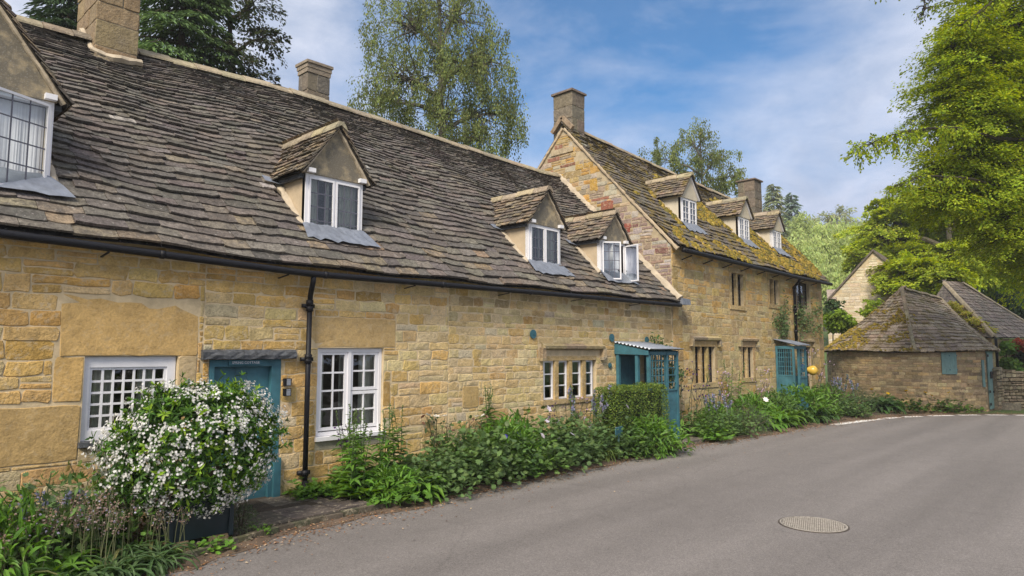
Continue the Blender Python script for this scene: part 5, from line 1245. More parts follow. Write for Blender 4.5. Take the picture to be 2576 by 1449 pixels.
# --- white flowering bush in a dark teal planter by the front door
bush=thing('flowering_bush',(2.98,7.12,.30),'big rounded bush covered in white blossom in front of the teal door','bush')
def dome(n,rs,shell):
    d=rdir(n,rs);d[:,2]=np.where(d[:,2]<-.85,-d[:,2],d[:,2]);u=rs.uniform(shell,1,n)**.7
    lump=1+.08*np.sin(d[:,0]*6+2)*np.sin(d[:,2]*5)+.06*np.sin(d[:,1]*9+d[:,2]*8)+rs.normal(0,.035,n)
    # a cushion leaning to the right, bulging low at the front
    P=d*(u*lump)[:,None]*np.array((.87,.56,.66))+np.array((2.94,7.18,.86));P[:,0]+=(P[:,2]-.9)*.06;return P,d
rs=np.random.RandomState(5)
b=MB();P,d=dome(2500,rs,.55);cen_=np.array((2.94,7.18,.86));P[:110]=cen_+(P[:110]-cen_)*rs.uniform(1.02,1.17,(110,1))*np.where(P[:110,2:3]>.6,1,.95);k=7;n=len(P)*k;PP=np.repeat(P,k,0);dd_=np.repeat(d,k,0);D=dd_*.5+rdir(n,rs)*.85;L=rs.uniform(.045,.085,n)
c=vcol(n,[(3,(.05,.115,.02)),(2,(.09,.19,.025)),(2,(.03,.07,.018))],.2,rs);tip=np.repeat((rs.uniform(0,1,len(P))<.20)&(np.linalg.norm((P-np.array((2.88,7.2,.88)))/np.array((.8,.54,.66)),axis=1)>.8),k);c[tip]=vcol(tip.sum(),[(1,(.20,.32,.03)),(1,(.15,.26,.025))],.15,rs)
leaves(b,PP,D,dd_+.4*rdir(n,rs),L,L*.36,c,'oval')
ob=bpy.data.objects.new('foliage',b.mesh('foliage',M['leaf'],offset=WL[bush]));COL.objects.link(ob);ob.parent=bush
b=MB();P,d=dome(1150,rs,.95)
s_=np.sin(P[:,0]*7.3+P[:,2]*4)+np.sin(P[:,2]*9-P[:,0]*3.1+1)+rs.normal(0,.6,len(P));P=P[s_>-.75];d=d[s_>-.75]
k=8;Q=np.repeat(P,k,0)+rs.normal(0,.024,(len(P)*k,3));dn=np.repeat(d,k,0)+.7*rdir(len(Q),rs)
petals(b,Q+np.repeat(d,k,0)*.022,rs.uniform(.012,.0175,len(Q)),np.tile((.68,.67,.65),(len(Q),1))*rs.uniform(.8,1.15,(len(Q),1)),5,rs,dn,.15,.72)
ob=bpy.data.objects.new('blossoms',b.mesh('blossoms',M['petal'],offset=WL[bush]));COL.objects.link(ob);ob.parent=bush
b=MB()
for i in range(16): a=rng.uniform(0,6.28);b.tube([(2.92,7.18,.3),(2.92+math.cos(a)*.15,7.18+math.sin(a)*.12,.55),(2.95+math.cos(a)*.42,7.2+math.sin(a)*.3,.85)],[.016,.011,.005],5,(.06,.045,.03))
ob=bpy.data.objects.new('stem',b.mesh('stem',M['bark'],offset=WL[bush]));COL.objects.link(ob);ob.parent=bush
M['teal_dark']=m_plain('dark_teal_paint',(.006,.018,.024),.5,.1,vary=.2)
b=MB();cx_,cy_=2.92,7.15
def trap(mb,x0,x1,y0,y1,z0,z1,e,col=(1,1,1)):
    v=[(x0,y0,z0),(x1,y0,z0),(x1,y1,z0),(x0,y1,z0),(x0-e,y0-e,z1),(x1+e,y0-e,z1),(x1+e,y1+e,z1),(x0-e,y1+e,z1)];mb.add(v,[(3,2,1,0),(0,1,5,4),(1,2,6,5),(2,3,7,6),(3,0,4,7)],col)
trap(b,2.62,3.22,6.94,7.40,.02,.40,.03)
for x in (2.60,3.19): b.box(x,x+.045,6.905,6.95,.0,.41)
b.box(2.58,3.26,6.895,6.93,.365,.42);b.box(2.60,3.24,6.92,7.42,.345,.36)
pl=thing('planter',(2.92,7.17,0),'dark teal wooden planter box under the white blossom bush','planter');ob=bpy.data.objects.new('box',b.mesh('box',M['teal_dark'],offset=WL[pl]));COL.objects.link(ob);ob.parent=pl
b=MB()
for x,y in ((2.7,6.98),(3.1,6.98),(2.9,7.34)): b.box(x-.09,x+.09,y-.06,y+.06,-.06,.02,(.28,.2,.12),0,.01)
ob=bpy.data.objects.new('foot',b.mesh('foot',M['stone2'],offset=WL[pl]));COL.objects.link(ob);ob.parent=pl
# --- box hedge before the first porch
hd=thing('hedge',(11.4,7.4,0),'clipped dark green box hedge with a flat top in front of the teal porch','hedge')
b=MB();rs=np.random.RandomState(9);n=15000;hx0,hx1,hy0,hy1,hz1=10.45,12.28,7.14,7.66,1.17
f=rs.choice(5,n,p=[.36,.14,.24,.13,.13]);P=np.column_stack([rs.uniform(hx0,hx1,n),rs.uniform(hy0,hy1,n),rs.uniform(.05,hz1,n)]);Nn=np.zeros((n,3))
for k,(ax,val,sg) in enumerate(((1,hy0,-1),(1,hy1,1),(2,hz1,1),(0,hx0,-1),(0,hx1,1))): P[f==k,ax]=val;Nn[f==k,ax]=sg
P-=Nn*(rs.uniform(0,1,n)**2*.09)[:,None];wob=.03*np.sin(P[:,0]*7)*np.sin(P[:,2]*6+1)+.02*np.sin(P[:,0]*15+P[:,1]*9);P+=Nn*wob[:,None]
r_=np.maximum(0,P[:,2]-(hz1-.08))*.6;P[:,1]+=r_*np.where(P[:,1]<7.2,1,0)
D=Nn*.5+rdir(n,rs)+np.array((0,0,.35));L=rs.uniform(.022,.042,n);leaves(b,P,D,Nn+.4*rdir(n,rs),L,L*.55,vcol(n,[(3,(.09,.145,.026)),(2,(.12,.18,.03)),(1.5,(.055,.095,.02)),(.8,(.18,.22,.035))],.22,rs),'diamond')
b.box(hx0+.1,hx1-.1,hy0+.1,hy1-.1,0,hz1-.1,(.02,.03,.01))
ob=bpy.data.objects.new('foliage',b.mesh('foliage',M['leaf'],offset=WL[hd]));COL.objects.link(ob);ob.parent=hd
# --- the near left corner
put('agapanthus','agp',q('agp'),2.35,6.58,'strap leaved clump at the kerb below the white blossom bush','plant')
put('agapanthus','agp',q('agp'),2.02,6.52,'strap leaved clump spilling over the road edge left of the kerb stones','plant',1.05)
put('agapanthus','agp',q('agp'),1.72,6.44,'strap leaved clump lowest in the bottom left corner of the bed','plant',1.05)
put('agapanthus','agp',q('agp'),2.2,6.86,'strap leaved clump set back under the bluebell stems','plant',.95)
put('agapanthus','agp',q('agp'),1.42,6.3,'strap leaved clump at the left edge behind the broad pale leaves','plant',1.0)
for i,(x,y,s,l) in enumerate(((2.42,6.98,1.0,'faded bluebell stems directly below the white blossom bush'),(2.15,7.0,1.05,'faded bluebell stems left of the dark teal planter'),(1.85,6.9,1.05,'tall faded bluebell stems above the pale broad leaves'),(1.6,6.95,1.0,'faded bluebell stems with some blue bells in the left corner'),(1.95,6.68,.9,'short faded bluebell stems among the strap leaves'),(1.38,6.75,1.0,'bluebell stems at the extreme left edge'),(2.55,6.75,.75,'lowest bluebell stems in front of the teal planter'))): put('bluebell','bb' if i%2 else 'bb2',q('bb' if i%2 else 'bb2'),x,y,l,'flower',s)
put('broadleaf_plant','lan2',q('lan2'),1.62,6.62,'pale green broad leaved plant in the bottom left corner','plant',.9)
put('broadleaf_plant','lan2',q('lan2'),1.45,6.5,'pale green broad leaved rosette nearest the viewer at the lower left','plant',.7)
put('broadleaf_plant','lan2',q('lan2'),1.75,6.8,'pale green leafy clump behind the bluebell stems','plant',.8)
put('catmint','cat',q('cat'),1.75,7.45,'grey green catmint with violet spikes against the near wall','flower',1.25)
put('catmint','cat',q('cat'),1.45,7.15,'grey catmint drift at the left picture edge','flower',1.3)
put('foxglove','foxs',q('foxs'),1.83,7.75,'tall leafy stem with a pale bud head against the near wall','flower',.8)
put('cotoneaster','cot',q('cot'),2.22,7.72,'twiggy bush with small yellow green leaves under the small paned window','shrub',1.35)
put('cotoneaster','cot',q('cot'),2.45,7.55,'twiggy yellow green bush half hidden by the blossom bush','shrub',1.1)
put('cranesbill','cr',q('cr'),2.2,7.3,'tall dark leafy mound between the yellow green twigs and the bluebells','plant',(1.3,1.2,2.2))
put('cranesbill','crg',q('crg'),1.62,7.2,'grey green leafy mound under the violet catmint spikes','plant',(1.4,1.3,2.2))
put('cranesbill','crb',q('crb'),1.35,6.95,'fresh green mound behind the bluebells at the left edge','plant',(1.3,1.2,1.9))
put('cranesbill','cr',q('cr'),1.95,7.25,'dark green leafy mound below the catmint','plant',1.0)
put('cranesbill','cr',q('cr'),1.35,7.55,'dark green leafy mound in the far left corner','plant',1.0)
put('rosemary','lav',q('lav'),3.38,7.05,'feathery rosemary at the right foot of the dark planter','shrub',(.55,.55,1.05))
put('low_leaf_plant','low',q('low'),2.95,6.72,'low leafy plant by the kerb below the planter','plant',.8)
put('low_leaf_plant','low',q('low'),3.55,6.93,'low leafy tuft on the kerb in front of the doorstep','plant',.55)
# --- along the wall from the drainpipe to the first porch
L_='plant'
row=[
 ('foxglove','fox2',5.05,7.35,.95,'pale leaved foxglove rosette nearest the doorstep edge'),
 ('broadleaf_plant','lan2',5.75,7.15,.95,'fresh green long leaved clump at the road edge below the two light window'),
 ('cranesbill','crb',5.45,7.25,.9,'bright leafy mound between the kerb foxgloves'),
 ('low_leaf_plant','low',4.72,8.0,.9,'low leafy plant at the foot of the black drainpipe'),
 ('low_leaf_plant','low',4.95,7.75,1.0,'low leafy plant between the doorstep and the foxgloves'),
 ('low_leaf_plant','low',4.62,7.85,.6,'smallest leafy tuft at the door frame foot'),
 ('foxglove','fox2',5.15,7.62,1.0,'foxglove with big pale basal leaves right of the drainpipe'),
 ('foxglove','fox',5.38,7.92,.85,'tall foxglove stems under the left half of the two light window'),
 ('foxglove','fox2',5.5,7.45,1.0,'broad leaved foxglove nearest the kerb below the two light window'),
 ('foxglove','fox',5.85,7.8,.85,'tall foxglove group under the right half of the two light window'),
 ('columbine','col',5.3,8.05,1.1,'dark purple columbine standing in front of the two light window'),
 ('low_leaf_plant','low',5.25,7.12,1.1,'lobed leaf clump spilling over the edge stones near the doorstep'),
 ('low_leaf_plant','low',5.62,7.08,1.2,'lobed leaf clump at the road edge below the foxgloves'),
 ('broadleaf_plant','lan',6.0,7.3,1.0,'long leaved green clump between foxgloves and cranesbills'),
 ('broadleaf_plant','lan3',6.1,7.75,1.2,'dark long leaved clump right of the two light window'),
 ('iris','str',6.45,7.95,1.1,'upright strap leaf clump against the wall right of the window'),
 ('cranesbill','crg',6.05,7.05,.85,'first rounded cranesbill mound right of the edge stones'),
 ('cranesbill','crg',6.65,7.25,1.15,'large rounded cranesbill mound below the white roses'),
 ('cranesbill','crg',7.25,7.22,1.2,'large rounded cranesbill mound left of the blue flowers'),
 ('cranesbill','cr',7.05,7.6,1.1,'cranesbill mound tucked behind the two large front ones'),
 ('rose_bush','rose',6.85,7.9,1.35,'rose bush with white blooms against the wall'),
 ('rose_bush','rose',7.5,7.95,1.2,'second white rose bush nearer the mullioned window'),
 ('cranesbill','crb',7.85,7.5,1.2,'bright green leafy mound with a blue flower'),
 ('cranesbill','crb',8.2,7.75,1.25,'bright green mound under the tall dark spire'),
 ('cranesbill','cr',7.85,7.15,1.15,'cranesbill mound overhanging the road below the blue flowers'),
 ('foxglove','fox',8.15,8.05,1.0,'bushy foxglove against the wall left of the tall spire'),
 ('foxglove','foxs',8.9,8.0,1.25,'single tall leafy spire left of the four light window'),
 ('cranesbill','crf',8.55,7.25,1.2,'grey green cranesbill mound with first pale pink flower'),
 ('cranesbill','cr',8.85,7.65,1.25,'green mound in the middle of the bed before the tall spire'),
 ('broadleaf_plant','lan2',9.35,7.75,1.2,'fresh green leafy clump under the four light window'),
 ('columbine','col',9.75,8.0,1.15,'dark columbine under the left end of the four light window'),
 ('columbine','colp',10.5,7.95,1.15,'pale pink columbine under the middle of the four light window'),
 ('cranesbill','crg',9.2,7.3,1.2,'grey green feathery mound spilling to the road edge'),
 ('cranesbill','crf',9.75,7.4,1.15,'cranesbill with pale flowers left of the small teal plaque'),
 ('grass_tuft','str2',10.05,7.2,.9,'pale grassy tuft at the road edge below the hedge'),
 ('cranesbill','crf',10.4,7.25,1.1,'cranesbill with pale lilac flowers in front of the hedge end'),
 ('lanceleaf_shrub','shr',11.25,6.98,1.15,'bright green long leaved shrub in front of the box hedge'),
 ('cranesbill','cr',10.85,7.02,1.0,'dark mound at the road edge below the bright shrub'),
 ('cranesbill','cr',11.6,7.0,.95,'dark mound at the foot of the hedge corner'),
 ('broadleaf_plant','lan',11.95,7.08,.8,'drooping leaf clump beside the porch step'),
 ('catmint','cat',10.35,7.62,1.3,'violet catmint at the left end of the hedge'),
]
for k_,key,x,y,s,l in row: put(k_,key,q(key),x,y,l,'flower' if k_ in ('foxglove','columbine','catmint') else ('shrub' if 'shrub' in k_ or 'rose' in k_ else 'plant'),s*np.array((1.1,1.1,.95) if key in('rose','foxs','col','colp','str') and x<13 else (1.5,1.45,1.85) if 6<x<11 and key[0]=='c' else (1.35,1.35,1.4) if x<13 else (1.25,1.25,1.4)))
# loose blue blooms above the leaves
t=thing('periwinkle',(7.8,7.27,-.05),'two violet blue blooms on thin stalks over the bright green mound','flower')
for p_ in ((7.62,7.25,.56),(7.98,7.3,.57)):
    fb=MB();petals(fb,np.array([p_]),.045,np.array([(.10,.07,.55)]),5,nr,np.array([(-.5,-.7,.4)]));ob=bpy.data.objects.new('flower',fb.mesh('flower',M['petal'],offset=WL[t]));COL.objects.link(ob);ob.parent=t
fb=MB()
for x,y in ((7.62,7.25),(7.98,7.3)): fb.tube([(x,y+.03,0),(x,y,.56)],.003,4,(.06,.11,.03))
ob=bpy.data.objects.new('stem',fb.mesh('stem',M['painted'],offset=WL[t]));COL.objects.link(ob);ob.parent=t
sg_=thing('garden_plaque',(10.32,7.02,0),'small teal plaque on a stake among the pale cranesbill flowers','plaque')
b=MB();b.box(10.15,10.5,7.0,7.02,.34,.50,M=rot_z(10.3,7.0,.25));ob=bpy.data.objects.new('board',b.mesh('board',M['teal'],offset=WL[sg_]));COL.objects.link(ob);ob.parent=sg_
b=MB();b.box(10.31,10.34,7.02,7.04,-.06,.36);b.bar((10.16,6.985,.345),(10.48,7.06,.345),.006,.012);b.bar((10.16,6.985,.495),(10.48,7.06,.495),.006,.012);ob=bpy.data.objects.new('stake',b.mesh('stake',M['teal_old'],offset=WL[sg_]));COL.objects.link(ob);ob.parent=sg_
# --- in front of the tall house
row=[
 ('columbine','col',13.75,7.75,1.25,'dark purple columbine just right of the first porch'),
 ('columbine','col',14.4,7.7,1.2,'purple columbine at the corner of the taller house'),
 ('low_leaf_plant','low',13.75,6.95,1.3,'low leafy clump right of the porch step'),
 ('cranesbill','cr',14.0,7.2,1.2,'dark green mound right of the tall teal board'),
 ('catmint','cat',14.75,7.25,1.35,'pale lilac flowers over the mound near the house corner'),
 ('cranesbill','crg',14.8,7.0,1.1,'grey green mound at the road edge below the lilac flowers'),
 ('rosemary','lav',15.6,6.98,1.35,'grey feathery mound at the road edge before the three light window'),
 ('foxglove','foxs',15.75,8.0,1.2,'pale tall foxglove spire below the three light window'),
 ('foxglove','foxp',17.0,7.9,1.15,'pale foxglove spires between the two lower windows'),
 ('cranesbill','crb',15.3,7.6,1.3,'leafy mound below the three light window'),
 ('columbine','colp',15.9,7.7,1.1,'pinkish columbine haze under the three light window'),
 ('broadleaf_plant','lan2',16.5,7.1,1.35,'big drooping leaf clump before the white peony'),
 ('broadleaf_plant','lan2',17.3,7.0,1.4,'second big drooping leaf clump along the road edge'),
 ('broadleaf_plant','lan',18.2,6.95,1.5,'third long leaved clump along the road edge'),
 ('cranesbill','crb',17.2,7.5,1.6,'rounded bright mound with a white peony bloom'),
 ('lanceleaf_shrub','shrd',18.6,7.5,1.2,'leafy green shrub left of the lattice porch'),
 ('lanceleaf_shrub','shr',19.7,7.2,1.45,'large fresh green shrub in front of the lattice porch'),
 ('columbine','colp',18.7,7.9,1.1,'pale columbine under the small two light window'),
 ('broadleaf_plant','lan3',19.2,6.75,1.3,'dark leafy clump at the road edge before the lattice porch'),
 ('broadleaf_plant','lan',20.3,6.7,1.2,'leafy clump in front of the lattice porch step'),
 ('lanceleaf_shrub','shrd',21.9,7.3,1.3,'dark shrub right of the lattice porch'),
 ('columbine','colp',22.3,7.75,1.55,'tall mauve flower cloud right of the lattice porch'),
 ('catmint','cat',22.3,6.8,1.6,'blue grey catmint drift near the bend'),
 ('rosemary','lav',23.2,6.7,1.5,'grey green mound at the bend of the road'),
 ('broadleaf_plant','lan3',23.5,6.1,1.5,'dark drooping clump at the end of the bed by the bend'),
 ('cranesbill','crg',21.4,6.35,1.2,'low grey mound at the kerb before the bend'),
 ('cranesbill','cr',24.2,6.3,1.1,'last low mound of the bed beside the shed wall'),
]
for k_,key,x,y,s,l in row: put(k_,key,q(key),x,y,l,'flower' if k_ in ('foxglove','columbine','catmint') else ('shrub' if 'shrub' in k_ else 'plant'),s*np.array((1.1,1.1,.95) if key in('rose','foxs','col','colp','str') and x<13 else (1.5,1.45,1.85) if 6<x<11 and key[0]=='c' else (1.35,1.35,1.4) if x<13 else (1.25,1.25,1.4)))
pe=thing('peony',(17.05,7.05,.0),'single large white peony bloom above the bright mound','flower')
b=MB();Q=at(2083/1.118,1130/1.118,1);Q=np.array((16.6,6.95,.66))
for s in (1,.8,.55): petals(b,np.tile(Q,(1,1)),.085*s,np.array([(.80,.77,.76)]),7,nr,np.array([(-.5,-.6,.6)]),.35*(2.2-s),.9)
ob=bpy.data.objects.new('flower',b.mesh('flower',M['petal'],offset=WL[pe]));COL.objects.link(ob);ob.parent=pe
b=MB();b.tube([(16.65,7.0,-.02),(16.62,6.97,.4),tuple(Q)],.005,5,(.06,.11,.03));ob=bpy.data.objects.new('stem',b.mesh('stem',M['painted'],offset=WL[pe]));COL.objects.link(ob);ob.parent=pe
# yellow poppies along the shed
def g_poppy(rs=nr,nf=3):
    o=g_cranesbill(.40,.34,240,G_MID,None,(.06,.11),rs);st=MB();f=MB();Q=[]
    for i in range(nf): a=rs.uniform(0,6.28);x,y=math.cos(a)*.22,math.sin(a)*.22;h=rs.uniform(.38,.5);st.tube([(x*.3,y*.3,0),(x,y,h)],.004,4,(.08,.13,.04));Q.append((x,y,h))
    o['stem']=(st,'painted');o['flower']=[]
    for q_ in Q: f=MB();petals(f,np.array([q_]),.06,np.array([(.75,.52,.02)]),5,rs,None,.5,1.0);o['flower'].append((f,'petal'))
    return o
for i,(u,v,l) in enumerate(((2222,1026,'yellow poppies at the left end of the shed wall'),(2262,1029,'yellow poppies between the bed end and the roof hip'),(2308,1031,'yellow poppies below the hip corner of the shed roof'),(2352,1033,'yellow poppies left of the shutter'),(2400,1035,'yellow poppies below the shed shutter'))):
    x,y=gpt(u,v,-.07);plant('poppy','pop%d'%(i%2),g_poppy,x-.35,y-.05,-.07,1.25,rng.uniform(0,6),l,'flower')
x,y=gpt(2425,1035,-.07);plant('dark_columbine','dcol',lambda:g_columbine(.95,7,nr,[(1,(.05,.03,.045)),(1,(.10,.06,.08))],leafy=120,cols=G_DARK),x-.1,y,-.07,1.1,0,'tall dark plant against the shed wall below the shutter','plant')
x,y=gpt(2450,1036,-.07);plant('low_leaf_plant','low',q('low'),x,y,-.07,1.1,1,'low leafy clump at the shed wall left of the narrow door','plant')
# --- climbers
def climber(name,label,path,n,spread,L,cols,loc,nf=None,shape='oval'):
    rs=np.random.RandomState(len(label)*37);t=thing(name,loc,label,'climber');b=MB();st=MB()
    allp=[]
    for pth in path:
        p=np.array(pth,float);k=10;q_=np.array([[np.interp(s,np.linspace(0,1,len(p)),p[:,c]) for c in range(3)] for s in np.linspace(0,1,k)])+rs.normal(0,.015,(k,3));st.tube(q_,np.linspace(.014,.005,k),5,(.08,.06,.04));allp.append(q_)
    for q_ in allp:
        m=n//len(allp);i=rs.randint(1,len(q_),m);f=rs.uniform(0,1,(m,1));P=q_[i]*f+q_[i-1]*(1-f)+rs.normal(0,1,(m,3))*np.array(spread)
        D=rdir(m,rs)+np.array((0,-.3,-.2));l=rs.uniform(*L,m);leaves(b,P,D,rdir(m,rs)*.5+np.array((0,-.7,.6)),l,l*.6,vcol(m,cols,.25,rs),shape)
    for nm,mb,ma in (('foliage',b,'leaf'),('stem',st,'painted')):
        o=bpy.data.objects.new(nm,mb.mesh(nm,M[ma],offset=WL[t]));COL.objects.link(o);o.parent=t
climber('climbing_rose','leafy climbing rose over the right end of the first porch',[[(13.3,7.75,0),(13.32,7.7,1.0),(13.3,7.7,1.9),(13.1,8.0,2.15)],[(13.32,7.7,.9),(13.45,7.85,1.6),(13.3,8.0,2.2)],[(13.3,7.6,1.3),(13.5,7.7,1.5)]],620,(.10,.09,.10),(.05,.09),G_DARK,(13.3,7.75,0))
climber('climbing_rose','sparse climbing plant inside the trellis of the first porch',[[(12.35,7.5,.1),(12.3,7.5,1.2),(12.5,7.5,1.75)]],120,(.12,.04,.12),(.04,.07),G_DARK,(12.35,7.5,0))
climber('wall_climber','wall climber spreading either side of the downpipe on the taller house',[[(21.1,8.13,2.2),(21.0,8.12,2.9),(21.2,8.12,3.35)],[(21.0,8.12,2.4),(20.5,8.12,2.9)],[(22.1,8.1,2.2),(22.6,8.1,2.7),(23.5,8.1,3.25),(24.1,8.1,3.3)],[(22.6,8.1,2.7),(23.3,8.08,2.75),(24.3,8.08,2.5)],[(22.2,8.1,2.9),(22.5,8.1,3.2)]],900,(.20,.03,.17),(.07,.12),[(3,(.075,.12,.045)),(2,(.10,.15,.055)),(1,(.05,.085,.03))],(21.9,8.15,2.1))
# ------------------------------------------------------------------ trees
def curve(a,b,bow,k=7,rs=nr,jit=.0):
    a,b=np.array(a,float),np.array(b,float);t=np.linspace(0,1,k)[:,None];m=(a+b)/2+np.array(bow)
    p=(1-t)**2*a+2*t*(1-t)*m+t*t*b
    if jit: p[1:-1]+=rs.normal(0,jit,(k-2,3))
    return p
def tree(name,label,base,top,lobes,cols,leaf,nleaf,csize,seed,trunk_r=.3,droop=0,shape='diamond',asp=.6,bark=(.10,.085,.065),group=None,twigs=1,up=.5,cvar=.28,limbs=(),flat=1,spray=0,cat='tree',mat='tree_leaf'):
    """tapered trunk, limbs reaching into each lobe of the crown, leaf clusters at the ends
    lobes: (centre, (rx,ry,rz), clusters)"""
    rs=np.random.RandomState(seed);base=np.array(base,float);top=np.array(top,float)
    t=thing(name,base,label,cat,group);tk=MB();cr=MB()
    tp=curve(base,top,rs.normal(0,.03*np.linalg.norm(top-base),3)*np.array((1,1,.2)),9,rs);tk.tube(tp,np.linspace(trunk_r,trunk_r*.18,9),9,bark)
    for cen,rad,ncl in lobes:
        cen=np.array(cen,float);rad=np.array(rad,float)
        f=np.clip((cen[2]-rad[2]*.6-base[2])/(top[2]-base[2]+1e-6),.25,.93);at0=np.array([np.interp(f,np.linspace(0,1,9),tp[:,c]) for c in range(3)])
        lp=curve(at0,cen,(0,0,.12*np.linalg.norm(cen-at0)),7,rs,.02*np.linalg.norm(cen-at0));tk.tube(lp,np.linspace(trunk_r*.42,trunk_r*.12,7),6,bark,cap=False)
        d=rdir(ncl,rs);u=rs.uniform(.25,1,ncl)**.5;C=cen+d*u[:,None]*rad
        for j in range(ncl):
            if rs.uniform()<.75*twigs:
                s0=lp[rs.randint(3,7)];bp=curve(s0,C[j],(0,0,.1*np.linalg.norm(C[j]-s0)*(1 if not droop else 1.6)),6,rs,.015*np.linalg.norm(C[j]-s0));tk.tube(bp,np.linspace(trunk_r*.13,trunk_r*.025,6),4,bark,cap=False)
        m=max(3,nleaf//sum(l[2] for l in lobes));cs=csize*rs.uniform(.6,1.35,ncl)
        P=np.repeat(C,m,0);k=len(P);off=rdir(k,rs)*(rs.uniform(0,1,(k,1))**.55)*np.repeat(cs,m)[:,None]*np.array((1,1,.62*flat))
        od=np.repeat(d*np.array((1,1,.5)),m,0)
        if droop:
            off=off*np.array((.55,.55,.6));off[:,2]-=rs.uniform(0,1,k)**1.3*droop*np.repeat(cs,m)
        if spray:
            # flat fans of leaves along a twig that grows outward from the limb
            ax=d*np.array((1,1,.35))+.55*rdir(ncl,rs)*np.array((1,1,.3));ax[:,2]-=.12;ax/=np.linalg.norm(ax,axis=1)[:,None]
            sd=np.cross(ax,np.array((0,0,1.))+.35*rdir(ncl,rs));sd/=np.linalg.norm(sd,axis=1)[:,None];nn=np.cross(sd,ax)
            t_=rs.uniform(0,1,k)**.8;cc_=np.repeat(cs,m);lat=rs.normal(0,1,k)*.42*(1-.55*t_);lat+=.25*np.sin(t_*9+np.repeat(rs.uniform(0,6,ncl),m))*np.sign(lat)*.4
            off=np.repeat(ax,m,0)*(cc_*spray*(t_-.35))[:,None]+np.repeat(sd,m,0)*(cc_*lat*spray*.55)[:,None]+np.repeat(nn,m,0)*(cc_*rs.normal(0,.085,k))[:,None]
            off[:,2]-=cc_*(.30*t_**2+.18*lat**2)
            P=P+off;D=np.repeat(ax,m,0)*.7+np.repeat(sd,m,0)*np.sign(lat)[:,None]*.7+.35*rdir(k,rs)+np.array((0,0,-.30));U=np.repeat(nn*np.sign(nn[:,2:3]),m,0)+.45*rdir(k,rs)
            L=rs.uniform(.65,1.3,k)*leaf;cc=vcol(k,cols,.2,rs)*np.repeat(1+rs.uniform(-cvar,cvar,(ncl,1)),m,0);leaves(cr,P,D,U,L,L*asp,cc,shape)
            for j in range(0,ncl,2): tw=curve(C[j]-ax[j]*cs[j]*spray*.4,C[j]+ax[j]*cs[j]*spray*.5,(0,0,.1*cs[j]),5,rs);tk.tube(tw,np.linspace(.014,.004,5),4,bark,cap=False)
            continue
        P=P+off;D=off*np.array((1,1,.3))/(csize+1e-6)+.6*rdir(k,rs)+np.array((0,0,-.35-droop*.5));U=rdir(k,rs)*.8+np.array((0,0,up))+od*.4
        L=rs.uniform(.65,1.3,k)*leaf;cc=vcol(k,cols,.2,rs)*np.repeat(1+rs.uniform(-cvar,cvar,(ncl,1)),m,0)
        leaves(cr,P,D,U,L,L*asp,cc,shape)
    for lp,r0,sprays in limbs:
        lp=np.array(lp,float);s=np.linspace(0,1,len(lp));q_=np.array([[np.interp(x,s,lp[:,c]) for c in range(3)] for x in np.linspace(0,1,14)])+rs.normal(0,.012,(14,3))
        tk.tube(q_,np.linspace(r0,r0*.15,14),6,bark,cap=False)
        n_=sprays[0]
        for j in range(n_):
            i=rs.randint(sprays[3] if len(sprays)>3 else 3,14);s0=q_[i];e=s0+rdir(1,rs)[0]*np.array((1,1,.6))*sprays[1]*rs.uniform(.4,1)+np.array((0,0,-.35*sprays[1]));bp=curve(s0,e,(0,0,.15*sprays[1]),6,rs,.01);tk.tube(bp,np.linspace(.010,.003,6),4,bark,cap=False)
            k=sprays[2];P=bp[rs.randint(2,6,k)]+rs.normal(0,.05*sprays[1]+.02,(k,3))+np.array((0,0,-.02));D=(e-s0)/np.linalg.norm(e-s0)+.8*rdir(k,rs)+np.array((0,0,-.4));L=leaf*rs.uniform(.7,1.25,k)
            L=L*(sprays[4] if len(sprays)>4 else 1);leaves(cr,P,D,rdir(k,rs)*.6+np.array((0,0,.8)),L,L*asp,vcol(k,cols,.22,rs)*(.5 if len(sprays)>4 else 1),shape)  # near hanging twigs: backlit darkness painted in by dimming the leaf colour
    for nm,mb,ma in (('trunk',tk,'bark'),('crown',cr,mat)):
        if mb.empty(): continue
        o=bpy.data.objects.new(nm,mb.mesh(nm,M[ma],offset=base));COL.objects.link(o);o.parent=t
    return t
def lob(u,v,dep,ru,rv,n,rd=None):
    s=dep/F_PX;return (at(u,v,dep),(ru*s,(rd or ru)*s,rv*s),n)
def gz(p):
    q_=np.array((p[0]-30,p[1]-30));d=q_@np.array((.75,.66));return min(-.18+max(0,d-12)*.17*min(1,max(0,d-12)/20),26)
def foot(u,dep):
    p=at(u,885,dep);return np.array((p[0],p[1],gz(p)-.3))
BIRCH=[(3,(.125,.155,.055)),(2,(.15,.18,.06)),(1,(.10,.125,.048)),(.4,(.20,.20,.07))]
# silver birches behind the roofs
tree('birch_tree','large drooping birch rising behind the cottage roof between the two chimneys',foot(1120,25),at(1105,-60,25),
 [lob(1010,60,25,110,110,60),lob(1150,40,25,110,130,70),lob(1000,190,24.5,110,90,60),lob(1130,180,25,120,110,75),lob(1235,150,25,80,100,48),lob(1245,285,25,85,80,50),lob(960,255,24.5,75,40,26),lob(1120,290,25,120,80,55),lob(1210,350,25,85,40,28),lob(1060,-80,25,100,80,40)],
 BIRCH,.092,46000,.44,21,.24,1.9,'diamond',.55,(.13,.12,.10),up=.2,cvar=.4)
tree('birch_tree','smaller airy birch behind the mossy roof of the taller house',foot(1745,38),at(1760,330,38),
 [lob(1660,400,38,60,70,30),lob(1745,360,38,60,75,34),lob(1800,410,38,70,60,34),lob(1845,445,38,48,40,20),lob(1690,460,38,60,40,22),lob(1760,470,38,70,35,24)],
 BIRCH,.125,14000,.52,22,.17,1.4,'diamond',.5,(.15,.135,.11),up=.2)
